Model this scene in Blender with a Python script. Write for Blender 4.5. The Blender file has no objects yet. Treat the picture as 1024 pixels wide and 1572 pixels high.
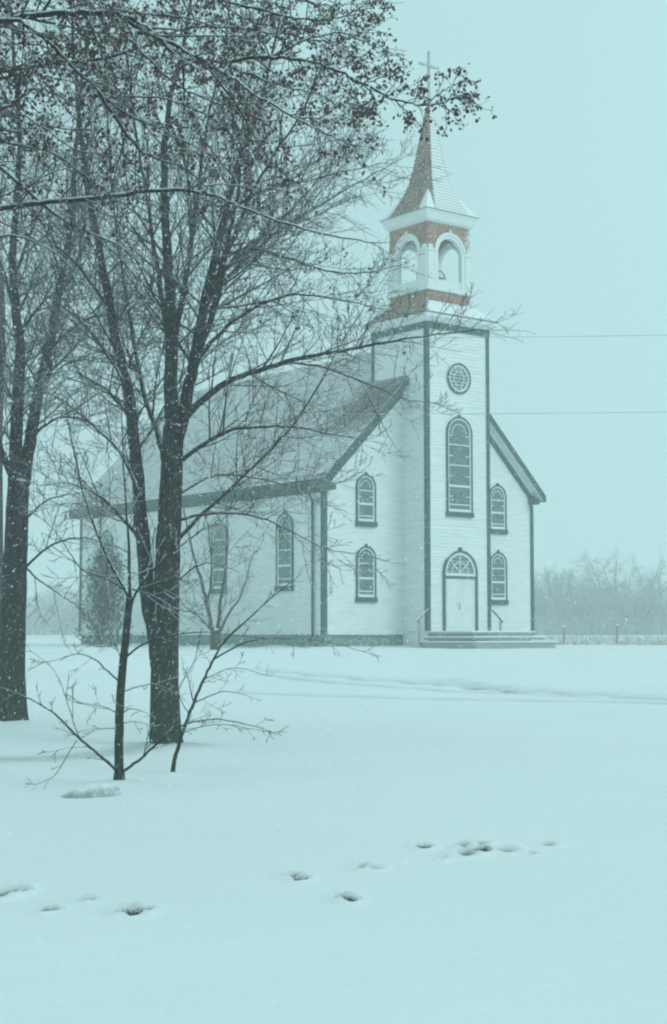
import bpy, bmesh, math, random
from mathutils import Vector, Matrix, noise
random.seed(7)
S = bpy.context.scene
COL = S.collection

# ------------------------------------------------------------------ camera
F = 2450.0                       # focal length in pixels of the 1024x1572 photograph
TH = math.atan(194 / F)          # the camera looks up a little
EYE = 1.6
cam = bpy.data.cameras.new('camera')
cam.sensor_fit = 'VERTICAL'; cam.sensor_height = 36; cam.lens = 36 * F / 1572
cam.clip_start = 0.1; cam.clip_end = 3000
cob = bpy.data.objects.new('camera', cam); COL.objects.link(cob)
cob.location = (0, 0, EYE); cob.rotation_euler = (math.pi / 2 + TH, 0, 0)
S.camera = cob

# ------------------------------------------------------------------ sky and sun (overcast snowfall, cold teal daylight)
SUN_EL, SUN_ROT = math.radians(38), math.radians(120)
W = bpy.data.worlds.new('World'); S.world = W; W.use_nodes = True
nt = W.node_tree; bg = nt.nodes['Background']
sky = nt.nodes.new('ShaderNodeTexSky'); sky.sky_type = 'NISHITA'; sky.sun_disc = False
sky.sun_elevation = SUN_EL; sky.sun_rotation = SUN_ROT
mx = nt.nodes.new('ShaderNodeMix'); mx.data_type = 'RGBA'
mx.inputs[0].default_value = 0.96                       # a closed snow-cloud deck over the clear sky
nt.links.new(sky.outputs[0], mx.inputs[6])
mx.inputs[7].default_value = (5.75, 9.05, 9.25, 1)
wtc = nt.nodes.new('ShaderNodeTexCoord'); wsp = nt.nodes.new('ShaderNodeSeparateXYZ'); nt.links.new(wtc.outputs['Generated'], wsp.inputs[0])
wmr = nt.nodes.new('ShaderNodeMapRange'); wmr.interpolation_type = 'SMOOTHSTEP'      # the cloud deck is thinner, and brighter, to the right where the sun stands
for i_, x_ in enumerate((-.45, .35, .80, 1.05)): wmr.inputs[i_ + 1].default_value = x_
nt.links.new(wsp.outputs[0], wmr.inputs[0])
wno = nt.nodes.new('ShaderNodeTexNoise'); wno.inputs['Scale'].default_value = 2.2; wno.inputs['Detail'].default_value = 3
nt.links.new(wtc.outputs['Generated'], wno.inputs['Vector'])
wm2 = nt.nodes.new('ShaderNodeMath'); wm2.operation = 'MULTIPLY_ADD'; wm2.inputs[1].default_value = .10; wm2.inputs[2].default_value = .95
nt.links.new(wno.outputs['Fac'], wm2.inputs[0])
wm3 = nt.nodes.new('ShaderNodeMath'); wm3.operation = 'MULTIPLY'; nt.links.new(wmr.outputs[0], wm3.inputs[0]); nt.links.new(wm2.outputs[0], wm3.inputs[1])
wvm = nt.nodes.new('ShaderNodeVectorMath'); wvm.operation = 'SCALE'; nt.links.new(mx.outputs[2], wvm.inputs[0]); nt.links.new(wm3.outputs[0], wvm.inputs['Scale'])
nt.links.new(wvm.outputs[0], bg.inputs[0]); bg.inputs[1].default_value = 0.088
sl = bpy.data.lights.new('sun', 'SUN'); sl.energy = 1.0; sl.angle = math.radians(25)
sl.color = (0.80, 0.98, 1.0)
so = bpy.data.objects.new('sun', sl); COL.objects.link(so)
dirv = Vector((math.sin(SUN_ROT) * math.cos(SUN_EL), math.cos(SUN_ROT) * math.cos(SUN_EL), math.sin(SUN_EL)))
so.rotation_euler = dirv.to_track_quat('Z', 'Y').to_euler(); so.location = (0, 0, 60)
S.view_settings.view_transform = 'Standard'; S.view_settings.look = 'None'
S.view_settings.exposure = 0.0; S.view_settings.gamma = 1
S.cycles.volume_bounces = 2; S.cycles.max_bounces = 6; S.cycles.diffuse_bounces = 3
S.cycles.filter_width = 2.2
HAZE_DENSITY = 0.0034

# ------------------------------------------------------------------ helpers
def ray(px, py):
    r = (px - 512) / F; u = (786 - py) / F
    return Vector((r, math.cos(TH) - u * math.sin(TH), math.sin(TH) + u * math.cos(TH)))
def P(px, py, Y):
    """the world point seen at a photograph pixel, Y metres in front of the camera"""
    a = ray(px, py); return Vector((a.x / a.y * Y, Y, EYE + a.z / a.y * Y))
def sm(x, a, b):
    t = min(1, max(0, (x - a) / (b - a))); return t * t * (3 - 2 * t)
def tag(o, label=None, cat=None, group=None, kind=None):
    if label: o['label'] = label
    if cat: o['category'] = cat
    if group: o['group'] = group
    if kind: o['kind'] = kind
    return o
def empty(name, loc, rz=0):
    o = bpy.data.objects.new(name, None); COL.objects.link(o)
    o.location = loc; o.rotation_euler = (0, 0, rz); o.empty_display_size = .3
    return o
def mesh_obj(name, V, Fc, mat, parent=None, smooth=False, recalc=False, mats=None, midx=None):
    me = bpy.data.meshes.new(name); me.from_pydata([tuple(v) for v in V], [], Fc)
    for m in (mats or [mat]): me.materials.append(m)
    if midx: me.polygons.foreach_set('material_index', midx)
    if recalc:
        bm = bmesh.new(); bm.from_mesh(me)
        bmesh.ops.recalc_face_normals(bm, faces=bm.faces); bm.to_mesh(me); bm.free()
    if smooth: me.polygons.foreach_set('use_smooth', [True] * len(me.polygons))
    me.update()
    o = bpy.data.objects.new(name, me); COL.objects.link(o)
    if parent: o.parent = parent
    return o
class MB:
    def __init__(s): s.v = []; s.f = []
    def add(s, vs, fs):
        n = len(s.v); s.v += [Vector(v) for v in vs]; s.f += [tuple(i + n for i in f) for f in fs]
    def box(s, x0, x1, y0, y1, z0, z1):
        s.add([(x0,y0,z0),(x1,y0,z0),(x1,y1,z0),(x0,y1,z0),(x0,y0,z1),(x1,y0,z1),(x1,y1,z1),(x0,y1,z1)],
              [(3,2,1,0),(4,5,6,7),(0,1,5,4),(1,2,6,5),(2,3,7,6),(3,0,4,7)])
    def mbox(s, M, a0, a1, z0, z1, d0, d1):
        s.add([M(a0,z0,d0),M(a1,z0,d0),M(a1,z1,d0),M(a0,z1,d0),M(a0,z0,d1),M(a1,z0,d1),M(a1,z1,d1),M(a0,z1,d1)],
              [(3,2,1,0),(4,5,6,7),(0,1,5,4),(1,2,6,5),(2,3,7,6),(3,0,4,7)])
    def prism(s, A, B):
        n = len(A); s.add(list(A) + list(B), [tuple(range(n)), tuple(range(2*n-1, n-1, -1))] +
                          [(i, (i+1) % n, n + (i+1) % n, n + i) for i in range(n)])
    def ring(s, O, I, M, d0, d1, closed):
        n = len(O); vs = [M(a,z,d1) for a,z in O] + [M(a,z,d1) for a,z in I] + [M(a,z,d0) for a,z in O] + [M(a,z,d0) for a,z in I]
        fs = []
        for i in range(n if closed else n - 1):
            j = (i + 1) % n
            fs += [(i, j, n+j, n+i), (2*n+j, 2*n+i, 3*n+i, 3*n+j), (i, 2*n+i, 2*n+j, j), (n+i, n+j, 3*n+j, 3*n+i)]
        if not closed: fs += [(0, n, 3*n, 2*n), (n-1, 2*n-1, 4*n-1, 3*n-1)]
        s.add(vs, fs)
    def tube(s, pts, rad, n=6, cap=False):
        base = len(s.v); m = len(pts)
        for i, p in enumerate(pts):
            t = (pts[min(i+1, m-1)] - pts[max(i-1, 0)])
            if t.length < 1e-7: t = Vector((0,0,1))
            t.normalize(); ref = Vector((0,1,0)) if abs(t.y) < .85 else Vector((1,0,0))
            a = t.cross(ref).normalized(); b = t.cross(a)
            for k in range(n):
                q = 2 * math.pi * k / n
                s.v.append(p + (a * math.cos(q) + b * math.sin(q)) * rad[i])
        for i in range(m - 1):
            for k in range(n):
                l = (k + 1) % n
                s.f.append((base + i*n + k, base + (i+1)*n + k, base + (i+1)*n + l, base + i*n + l))
        if cap:
            s.f.append(tuple(base + k for k in range(n))); s.f.append(tuple(base + (m-1)*n + k for k in range(n-1, -1, -1)))
    def build(s, name, mat, parent=None, smooth=False, recalc=True):
        return mesh_obj(name, s.v, s.f, mat, parent, smooth, recalc)
def arch(c, z0, z1, w, n=14):
    r = w / 2; zs = z1 - r
    return [(c - r, z0)] + [(c - r * math.cos(math.pi * i / n), zs + r * math.sin(math.pi * i / n)) for i in range(n + 1)] + [(c + r, z0)]
def circ(c, z, r, n=32): return [(c + r * math.cos(2*math.pi*i/n), z + r * math.sin(2*math.pi*i/n)) for i in range(n)]

# ------------------------------------------------------------------ materials
def mat_new(name):
    m = bpy.data.materials.new(name); m.use_nodes = True
    return m, m.node_tree, m.node_tree.nodes['Principled BSDF']
def N(nt, t, **kw):
    n = nt.nodes.new(t)
    for k, v in kw.items(): setattr(n, k, v)
    return n
def mathn(nt, op, a, b=None, c=None, clamp=False):
    n = N(nt, 'ShaderNodeMath', operation=op, use_clamp=clamp)
    for i, x in enumerate((a, b, c)):
        if x is None: continue
        if isinstance(x, (int, float)): n.inputs[i].default_value = x
        else: nt.links.new(x, n.inputs[i])
    return n.outputs[0]
def mixc(nt, f, a, b):
    n = N(nt, 'ShaderNodeMix', data_type='RGBA')
    for i, x in ((0, f), (6, a), (7, b)):
        if isinstance(x, (int, float)): n.inputs[i].default_value = x
        elif isinstance(x, tuple): n.inputs[i].default_value = (*x, 1)
        else: nt.links.new(x, n.inputs[i])
    return n.outputs[2]
def noise_tex(nt, scale, detail=4, coord='Object', stretch=None, rough=.55):
    tc = N(nt, 'ShaderNodeTexCoord'); o = tc.outputs[coord]
    if stretch:
        mp = N(nt, 'ShaderNodeMapping'); mp.inputs['Scale'].default_value = stretch
        nt.links.new(o, mp.inputs[0]); o = mp.outputs[0]
    t = N(nt, 'ShaderNodeTexNoise'); t.inputs['Scale'].default_value = scale
    t.inputs['Detail'].default_value = detail; t.inputs['Roughness'].default_value = rough
    nt.links.new(o, t.inputs['Vector']); return t.outputs['Fac']
def mrange(nt, v, a, b, c=0., d=1.):
    n = N(nt, 'ShaderNodeMapRange'); nt.links.new(v, n.inputs[0])
    for i, x in enumerate((a, b, c, d)): n.inputs[i+1].default_value = x
    return n.outputs[0]
SNOW = (.84, .86, .87)
def snowy(name, col, col2=None, d=(0, 0, 1), lo=.35, hi=.6, nscale=12, namp=.5, cscale=6, rough=.8,
          bump=0., bscale=20, stretch=None, spots=0., spot_scale=14):
    """a material of its own colour with settled or wind-blown snow on the faces turned towards d"""
    m, nt, b = mat_new(name)
    c = col if col2 is None else mixc(nt, mrange(nt, noise_tex(nt, cscale, 5, stretch=stretch), .35, .65), col, col2)
    g = N(nt, 'ShaderNodeNewGeometry')
    dp = N(nt, 'ShaderNodeVectorMath', operation='DOT_PRODUCT'); nt.links.new(g.outputs['Normal'], dp.inputs[0])
    dp.inputs[1].default_value = Vector(d).normalized()
    n1 = noise_tex(nt, nscale, 4)
    v = mathn(nt, 'ADD', dp.outputs['Value'], mathn(nt, 'MULTIPLY', mathn(nt, 'SUBTRACT', n1, .5), namp))
    f = mrange(nt, v, lo, hi)
    if spots > 0:
        n2 = noise_tex(nt, spot_scale, 2, rough=.7)
        f = mathn(nt, 'MAXIMUM', f, mathn(nt, 'MULTIPLY', mrange(nt, n2, .53, .62), spots))
    cc = mixc(nt, f, c, SNOW); nt.links.new(cc, b.inputs['Base Color'])
    b.inputs['Roughness'].default_value = rough; b.inputs['Specular IOR Level'].default_value = .25
    if bump:
        bp = N(nt, 'ShaderNodeBump'); bp.inputs['Strength'].default_value = bump; bp.inputs['Distance'].default_value = .03
        nt.links.new(noise_tex(nt, bscale, 5, stretch=stretch), bp.inputs['Height']); nt.links.new(bp.outputs[0], b.inputs['Normal'])
    return m
M = {}
WIND = (.62, -.55, .35)
M['trim'] = snowy('dark_green_trim', (.008, .068, .056), (.016, .088, .072), lo=.45, hi=.7, spots=.2, spot_scale=20)
M['trimdark'] = snowy('window_trim', (.010, .070, .057), (.018, .088, .072), lo=.5, hi=.75, spots=.2, spot_scale=24)
M['white'] = snowy('white_paint', (.80, .81, .80), (.74, .76, .75), lo=.6, hi=.8, cscale=3)
M['siding'] = snowy('white_clapboard', (.85, .86, .84), (.73, .76, .75), lo=.6, hi=.8, cscale=1.1, nscale=30, bump=.15, bscale=8, stretch=(1, 1, 8))
M['foundation'] = snowy('green_grey_foundation', (.11, .22, .18), (.18, .29, .25), lo=.5, hi=.7, cscale=5, spots=.3, spot_scale=6, bump=.3)
def shingle_mat():
    m, nt, b = mat_new('cedar_shingle')
    tc = N(nt, 'ShaderNodeTexCoord'); sp = N(nt, 'ShaderNodeSeparateXYZ'); nt.links.new(tc.outputs['Object'], sp.inputs[0])
    c = mixc(nt, mrange(nt, noise_tex(nt, 5, 5, stretch=(1, 1, 2)), .35, .65), (.44, .20, .11), (.26, .14, .095))
    fz = mathn(nt, 'FRACT', mathn(nt, 'DIVIDE', mathn(nt, 'SUBTRACT', sp.outputs[2], 14.43), .10))
    edge = mrange(nt, mathn(nt, 'ADD', sp.outputs[0], mathn(nt, 'MULTIPLY', noise_tex(nt, 4, 4), .5)), 7.05, 7.45)
    g = N(nt, 'ShaderNodeNewGeometry'); dp = N(nt, 'ShaderNodeVectorMath', operation='DOT_PRODUCT')
    nt.links.new(g.outputs['Normal'], dp.inputs[0]); dp.inputs[1].default_value = (.62, -.78, 0)
    wind = mrange(nt, dp.outputs['Value'], .3, .8)
    v = mathn(nt, 'ADD', mathn(nt, 'MULTIPLY', noise_tex(nt, 8, 4, rough=.7), .8), mathn(nt, 'MULTIPLY', mathn(nt, 'SUBTRACT', 1.0, fz), .25))
    v = mathn(nt, 'ADD', v, mathn(nt, 'MULTIPLY', mathn(nt, 'MULTIPLY', edge, wind), .35))
    f = mathn(nt, 'MULTIPLY', mrange(nt, v, .58, .78), .75)
    nt.links.new(mixc(nt, f, c, SNOW), b.inputs['Base Color']); b.inputs['Roughness'].default_value = .85
    return m
M['shingle'] = shingle_mat()
M['spire'] = snowy('spire_shingle', (.33, .17, .11), (.18, .10, .08), d=(.62, -.60, .25), lo=.70, hi=.90, nscale=7, namp=.35, cscale=4, spots=.45, spot_scale=12)
M['cross'] = snowy('frosted_cross', (.34, .37, .37), lo=.3, hi=.5, spots=.6)
M['post'] = snowy('pale_rail_post', (.30, .34, .33), lo=.3, hi=.5, spots=.4)
M['snow'] = snowy('settled_snow', SNOW, lo=2, hi=3, bump=.2, bscale=9)
M['step'] = snowy('concrete_step', (.30, .33, .33), (.38, .40, .40), lo=.4, hi=.6, namp=.2)
M['iron'] = snowy('dark_iron', (.05, .07, .07), lo=.4, hi=.7)
M['bell'] = snowy('weathered_bronze', (.06, .07, .06), lo=.3, hi=.6)
M['wood'] = snowy('weathered_fence_wood', (.30, .29, .27), (.22, .21, .2), lo=.3, hi=.5, spots=.3)
M['door'] = snowy('white_door', (.78, .80, .79), (.72, .74, .73), lo=.7, hi=.9, cscale=2)
M['rock'] = snowy('stone', (.30, .34, .35), (.40, .44, .45), lo=.50, hi=.95, nscale=14, namp=.7, bump=.5, spots=.45, spot_scale=10)
M['wire'] = snowy('power_line_wire', (.22, .25, .25), lo=.4, hi=.7)
M['brass'] = snowy('door_handle_metal', (.12, .12, .1), lo=.7, hi=.9)
def bark(name, c1, c2, moss=None, spots=.22, d=(.35, -.25, .9), lo=.66, hi=.86):
    m, nt, b = mat_new(name)
    n1 = noise_tex(nt, 16, 6, stretch=(1, 1, .22), rough=.7)
    c = mixc(nt, mrange(nt, n1, .35, .65), c1, c2)
    if moss:
        tc = N(nt, 'ShaderNodeTexCoord'); sp = N(nt, 'ShaderNodeSeparateXYZ'); nt.links.new(tc.outputs['Object'], sp.inputs[0])
        lowz = mrange(nt, sp.outputs[2], 2.6, .3)
        c = mixc(nt, mathn(nt, 'MULTIPLY', lowz, mrange(nt, noise_tex(nt, 5, 4), .3, .6)), c, moss)
    g = N(nt, 'ShaderNodeNewGeometry'); dp = N(nt, 'ShaderNodeVectorMath', operation='DOT_PRODUCT')
    nt.links.new(g.outputs['Normal'], dp.inputs[0]); dp.inputs[1].default_value = Vector(d).normalized()
    v = mathn(nt, 'ADD', dp.outputs['Value'], mathn(nt, 'MULTIPLY', mathn(nt, 'SUBTRACT', noise_tex(nt, 22, 3), .5), .5))
    f = mrange(nt, v, lo, hi)
    if spots:
        n2 = noise_tex(nt, 26, 3, stretch=(1, 1, .5), rough=.75)
        f = mathn(nt, 'MAXIMUM', f, mathn(nt, 'MULTIPLY', mrange(nt, n2, .56, .66), spots))
    nt.links.new(mixc(nt, f, c, SNOW), b.inputs['Base Color']); b.inputs['Roughness'].default_value = .9
    b.inputs['Specular IOR Level'].default_value = .1
    bp = N(nt, 'ShaderNodeBump'); bp.inputs['Strength'].default_value = 1.0; bp.inputs['Distance'].default_value = .05
    nt.links.new(n1, bp.inputs['Height']); nt.links.new(bp.outputs[0], b.inputs['Normal'])
    return m
M['bark'] = bark('grey_bark', (.010, .009, .010), (.060, .050, .048), moss=(.03, .052, .036))
M['twig'] = bark('frosted_twig', (.040, .030, .028), (.075, .058, .052), spots=.15, d=(0, 0, 1), lo=.15, hi=.6)
M['twignear'] = bark('snow_topped_twig', (.022, .018, .02), (.042, .036, .038), spots=.08, d=(.1, 0, 1), lo=.08, hi=.42)
M['fartwig'] = bark('haze_paled_twig', (.30, .31, .31), (.42, .43, .43), spots=.4, d=(0, 0, 1), lo=.3, hi=.7)  # bark paled to carry extra distance haze in its colour, plus snow
M['bough'] = bark('snow_topped_bough', (.020, .017, .018), (.048, .04, .042), spots=.15, d=(.1, -.1, 1), lo=.12, hi=.40)
M['leaf'] = snowy('dry_brown_leaf', (.13, .06, .045), (.06, .032, .028), lo=.52, hi=.90, cscale=30, namp=.6, nscale=25)
M['ever'] = snowy('evergreen_spray', (.035, .06, .045), (.06, .085, .07), lo=.35, hi=.8, cscale=9)
M['straw'] = snowy('dry_grass', (.42, .42, .38), (.34, .34, .31), lo=.8, hi=1.2, cscale=20)
M['tuft'] = snowy('dark_grass', (.015, .018, .016), (.03, .03, .024), lo=1.0, hi=1.4, cscale=20)
# leaded glass
m, nt, b = mat_new('leaded_glass')
tc = N(nt, 'ShaderNodeTexCoord'); vo = N(nt, 'ShaderNodeTexVoronoi'); vo.inputs['Scale'].default_value = 5.5
nt.links.new(tc.outputs['Object'], vo.inputs['Vector'])
vc = N(nt, 'ShaderNodeSeparateColor'); nt.links.new(vo.outputs['Color'], vc.inputs[0])
c = mixc(nt, vc.outputs[0], (.055, .125, .11), (.11, .20, .175))
ve = N(nt, 'ShaderNodeTexVoronoi', feature='DISTANCE_TO_EDGE'); ve.inputs['Scale'].default_value = 5.5
nt.links.new(tc.outputs['Object'], ve.inputs['Vector'])
c = mixc(nt, mrange(nt, ve.outputs['Distance'], .02, .05, 1, 0), c, (.17, .25, .23))
nt.links.new(c, b.inputs['Base Color']); b.inputs['Roughness'].default_value = .25
M['glass'] = m
# roof: courses of dark shingles, snow lying on them, blown bare near the tower
m, nt, b = mat_new('snowy_roof_shingle')
tc = N(nt, 'ShaderNodeTexCoord'); sp = N(nt, 'ShaderNodeSeparateXYZ'); nt.links.new(tc.outputs['Object'], sp.inputs[0])
base = mixc(nt, mrange(nt, noise_tex(nt, 4, 4), .35, .65), (.075, .07, .06), (.13, .10, .085))
fz = mathn(nt, 'FRACT', mathn(nt, 'DIVIDE', mathn(nt, 'SUBTRACT', sp.outputs[2], 6.4), .1268))
nn = noise_tex(nt, 3.2, 5, stretch=(1, .6, 1), rough=.7)
v = mathn(nt, 'ADD', mathn(nt, 'MULTIPLY', mathn(nt, 'SUBTRACT', 1.0, fz), .55), mathn(nt, 'MULTIPLY', nn, .9))
dv = mathn(nt, 'ABSOLUTE', mathn(nt, 'SUBTRACT', sp.outputs[1], .6))
bare = mathn(nt, 'MULTIPLY', mrange(nt, dv, 2.6, .9), mrange(nt, mathn(nt, 'ABSOLUTE', mathn(nt, 'SUBTRACT', sp.outputs[2], 10.3)), 1.7, .5))
v = mathn(nt, 'SUBTRACT', v, mathn(nt, 'MULTIPLY', bare, .5))
f = mathn(nt, 'MULTIPLY', mrange(nt, v, .30, .92), .88)
nt.links.new(mixc(nt, f, base, SNOW), b.inputs['Base Color']); b.inputs['Roughness'].default_value = .85
M['roof'] = m
# ground snow
m, nt, b = mat_new('snow_ground')
at = N(nt, 'ShaderNodeAttribute', attribute_name='bare'); 
n1 = noise_tex(nt, 3.0, 6, rough=.7); n2 = noise_tex(nt, 26, 4, rough=.7)
f = mathn(nt, 'MULTIPLY', at.outputs['Fac'], mrange(nt, mathn(nt, 'ADD', mathn(nt, 'MULTIPLY', n1, .35), mathn(nt, 'MULTIPLY', n2, .65)), .36, .60, .45, 1.1), clamp=True)
grass = mixc(nt, n2, (.035, .045, .035), (.08, .085, .065))
tint = mixc(nt, mrange(nt, noise_tex(nt, .22, 3), .3, .7), (.82, .845, .86), (.86, .875, .885))
nt.links.new(mixc(nt, f, tint, grass), b.inputs['Base Color']); b.inputs['Roughness'].default_value = .95
b.inputs['Specular IOR Level'].default_value = .1
bp = N(nt, 'ShaderNodeBump'); bp.inputs['Strength'].default_value = .55; bp.inputs['Distance'].default_value = .05
nt.links.new(mathn(nt, 'ADD', mathn(nt, 'MULTIPLY', noise_tex(nt, 1.1, 6, stretch=(.6, 1.3, 1), rough=.6), 1.2), mathn(nt, 'MULTIPLY', noise_tex(nt, 18, 4), .22)), bp.inputs['Height'])
nt.links.new(bp.outputs[0], b.inputs['Normal'])
M['ground'] = m

# ------------------------------------------------------------------ the ground: one snow sheet to the horizon
def g0(x, y):
    z = 1.22 * sm(y, 19, 60)
    z += sm(y, 72, 175) * .72
    z += .055 * noise.noise(Vector((x * .13, y * .09, 3.1))) * sm(y, 4, 14) + .02 * noise.noise(Vector((x * .6, y * .5, 7.7)))
    if 55 < y < 90 and -18 < x < 16:                     # snow drifted unevenly against the church walls
        u = (x + .387) * .7845 + (y - 64) * .62; v = -(x + .387) * .62 + (y - 64) * .7845
        du = max(0 - u, u - 11.78, 0); dv = max(0 - v, v - 19.6, 0); d = math.hypot(du, dv)
        z += (.07 + .16 * noise.noise(Vector((u * .45, v * .45, 2.2)))) * math.exp(-(d / .9) ** 2)
    return z
def hit(px, py):
    a = ray(px, py); lo = 3.0
    y = 3.0
    while y < 400:
        p = P(px, py, y)
        if p.z < g0(p.x, p.y): break
        y += .04
    return P(px, py, y)
TRACKS = [[(410,1028),(480,1034),(560,1041),(640,1046),(700,1049),(740,1054),(800,1058),(880,1062),(960,1066),(1060,1072)],
          [(400,1034),(520,1047),(620,1054),(700,1060),(800,1064),(900,1068),(1060,1074)],
          [(380,1062),(500,1066),(640,1071),(760,1073),(900,1075),(1060,1079)],
          [(60,1002),(150,1004),(230,1005),(330,1006)]]
TRW = [[hit(*p) for p in t] for t in TRACKS]
TRC = hit(742, 1054)
BAREL = [[hit(*p) for p in t] for t in ([(-60,1166),(0,1166),(60,1165),(120,1161),(170,1156),(225,1148),(285,1146)],)]
# (px, py, half width, depth, bareness)
HOLES = [(8,1370,.10,.04,.35),(30,1371,.05,.06,.6),(75,1398,.045,.10,1),(136,1382,.04,.05,.5),(192,1399,.05,.05,.45),(207,1401,.055,.11,1),
         (222,1398,.05,.04,.4),(447,1345,.05,.06,.6),(460,1350,.055,.06,.6),(524,1378,.045,.08,.75),(538,1382,.05,.04,.35),(556,1332,.05,.035,.3),
         (575,1334,.05,.03,.25),(650,1300,.06,.05,.6),(712,1300,.055,.12,1),(735,1298,.07,.05,.7),(742,1308,.06,.05,.75),(716,1310,.08,.03,.4),
         (775,1304,.09,.03,.25),(820,1311,.04,.025,.3),(840,1297,.06,.045,.45),(680,1318,.04,.02,.2)]
HW = [(hit(h[0], h[1]), h[2] * .85, h[3], h[4]) for h in HOLES]
def segd(x, y, A, B):
    dx, dy = B.x - A.x, B.y - A.y; t = max(0, min(1, ((x-A.x)*dx + (y-A.y)*dy) / (dx*dx + dy*dy + 1e-9)))
    return math.hypot(x - A.x - t*dx, y - A.y - t*dy)
MOUNDS = []
def ground(x, y):
    """height and bareness of the snow at x, y"""
    z = g0(x, y); bare = 0.
    if 8 < y < 15 and abs(x) < 3.6:
        for p, r, dp, br in HW:
            dx = x - p.x; dy = y - p.y
            if abs(dx) < 4*r and abs(dy) < 5*r:
                q = (dx/(r*.8))**2 + (dy/(r*2.2))**2
                q *= 1 + .5 * noise.noise(Vector((x*14, y*14, 0)))
                z -= .8 * dp * math.exp(-q * .9); z += .018 * math.exp(-((math.sqrt(max(q,0)) - 2.0)**2) * 2)
                bare = max(bare, min(1.5, br * 3.0 * math.exp(-q * 1.1)))
    if 30 < y < 60:
        for i, t in enumerate(TRW):
            for A, B in zip(t[:-1], t[1:]):
                if min(A.y, B.y) - 1.5 < y < max(A.y, B.y) + 1.5 and min(A.x, B.x) - 1.5 < x < max(A.x, B.x) + 1.5:
                    d = segd(x, y, A, B); w = .34 if i else .55
                    e = math.exp(-(d/w)**2)
                    s = 1.0
                    if i == 0: s = .50 + 1.0 * math.exp(-((x - TRC.x)/.95)**2)
                    if i in (1, 2): s = .45
                    if i == 3: s = 1.0
                    z -= .09 * s * e; bare = max(bare, .22 * s * e, min(1, .72 * s) * math.exp(-(d/.24)**2))
                    if i in (0,): z += .07 * s * math.exp(-((d - .55)/.35)**2) * (1 if y > A.y else 0)
    if 19 < y < 28 and x < 0:
        for A, B in zip(BAREL[0][:-1], BAREL[0][1:]):
            d = segd(x, y, A, B); e = math.exp(-(d/.42)**2); z -= .0 * e; bare = max(bare, .42 * e)
    for (mx_, my_, mr, mh) in MOUNDS:
        d = math.hypot(x - mx_, y - my_)
        if d < mr * 3: z += mh * math.exp(-(d/mr)**2)
    if y > 70:
        f = sm(y, 74, 84) * (1 - sm(y, 150, 220)) * sm(x, 12, 18)
        bare = max(bare, .16 * f)
        bare = max(bare, .14 * sm(y, 110, 150) * (1 - sm(y, 200, 260)))
    return z, bare
def lines(segs):
    out = []
    for a, b_, st in segs:
        n = max(1, int(round((b_ - a) / st))); out += [a + (b_ - a) * i / n for i in range(n)]
    return out
T_MAIN = hit(253, 1146); T_LEFT = hit(18, 1117); T_SAP = hit(183, 1204); T_SAP2 = hit(265, 1189)
MOUNDS += [(T_MAIN.x, T_MAIN.y, .55, .07), (T_LEFT.x, T_LEFT.y, .6, .16), (T_SAP.x, T_SAP.y, .3, .05), (T_SAP2.x, T_SAP2.y, .2, .03)]
ys = lines([(-80,-10,10),(-10,8.4,.6),(8.4,13.6,.035),(13.6,20,.09),(20,56,.15),(56,100,1.2),(100,260,6),(260,600,40)]) + [600]
xh = lines([(0,3.3,.04),(3.3,14,.2),(14,60,2.5),(60,600,45)]) + [600]
xs = [-x for x in xh[:0:-1]] + xh
V = []; B_ = []
for y in ys:
    for x in xs:
        z, br = ground(x, y); V.append((x, y, z)); B_.append(br)
nx = len(xs)
Fc = [(j*nx+i, j*nx+i+1, (j+1)*nx+i+1, (j+1)*nx+i) for j in range(len(ys)-1) for i in range(nx-1)]
g = mesh_obj('snow_ground', V, Fc, M['ground'], smooth=True)
g.data.attributes.new('bare', 'FLOAT', 'POINT').data.foreach_set('value', B_)
tag(g, 'wide snow-covered lawn running up to the white church', 'snow', kind='structure')
def gz(x, y): return ground(x, y)[0]

# ------------------------------------------------------------------ the church (local x = along the front, y = along the side, z = up, 0 at eye level)
CH = empty('church', (-.387, 64.0, 1.22), math.atan2(.62, .7845))
tag(CH, 'white clapboard country church with dark green trim, snowy roof and tall shingled steeple', 'church')
DZ = EYE - 1.22                    # heights below are measured from eye level
class CB(MB):
    def build(s, name, mat, parent=CH, smooth=False, recalc=True):
        for v in s.v: v.z += DZ
        return mesh_obj(name, s.v, s.f, mat, parent, smooth, recalc)
WD, LN = 11.78, 19.6; CU, CV = 5.90, .15; TS = 1.72; TV = CV - TS + .02       # nave width, length; tower centre and half width
EU, EZ = .45, 6.40                 # eave overhang and height of the roof surface there
RZ = lambda u: EZ + EU + (u if u < WD/2 else WD - u)      # roof surface
front = lambda v0: (lambda a, z, d: (a, v0 - d, z))
side = lambda u0: (lambda a, z, d: (u0 - d, a, z))
fN = front(0.0); fT = front(TV); sN = side(0.0); sT = side(CU - TS)
LAP = .145
def siding(mb, Mf, ext, z0, z1):
    z = z0
    while z < z1 - 1e-4:
        zt = min(z + LAP, z1); a0, a1 = ext(z); b0, b1 = ext(zt)
        if a1 - a0 > .05:
            if b1 - b0 < .01: b0 = b1 = (b0 + b1) / 2
            mb.add([Mf(a0,z,0),Mf(a1,z,0),Mf(a1,z,.046),Mf(a0,z,.046),Mf(b0,zt,0),Mf(b1,zt,0),Mf(b1,zt,.026),Mf(b0,zt,.026)],
                   [(0,1,2,3),(3,2,6,7),(0,3,7,4),(1,5,6,2),(4,7,6,5),(0,4,5,1)])
        z = zt
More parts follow.
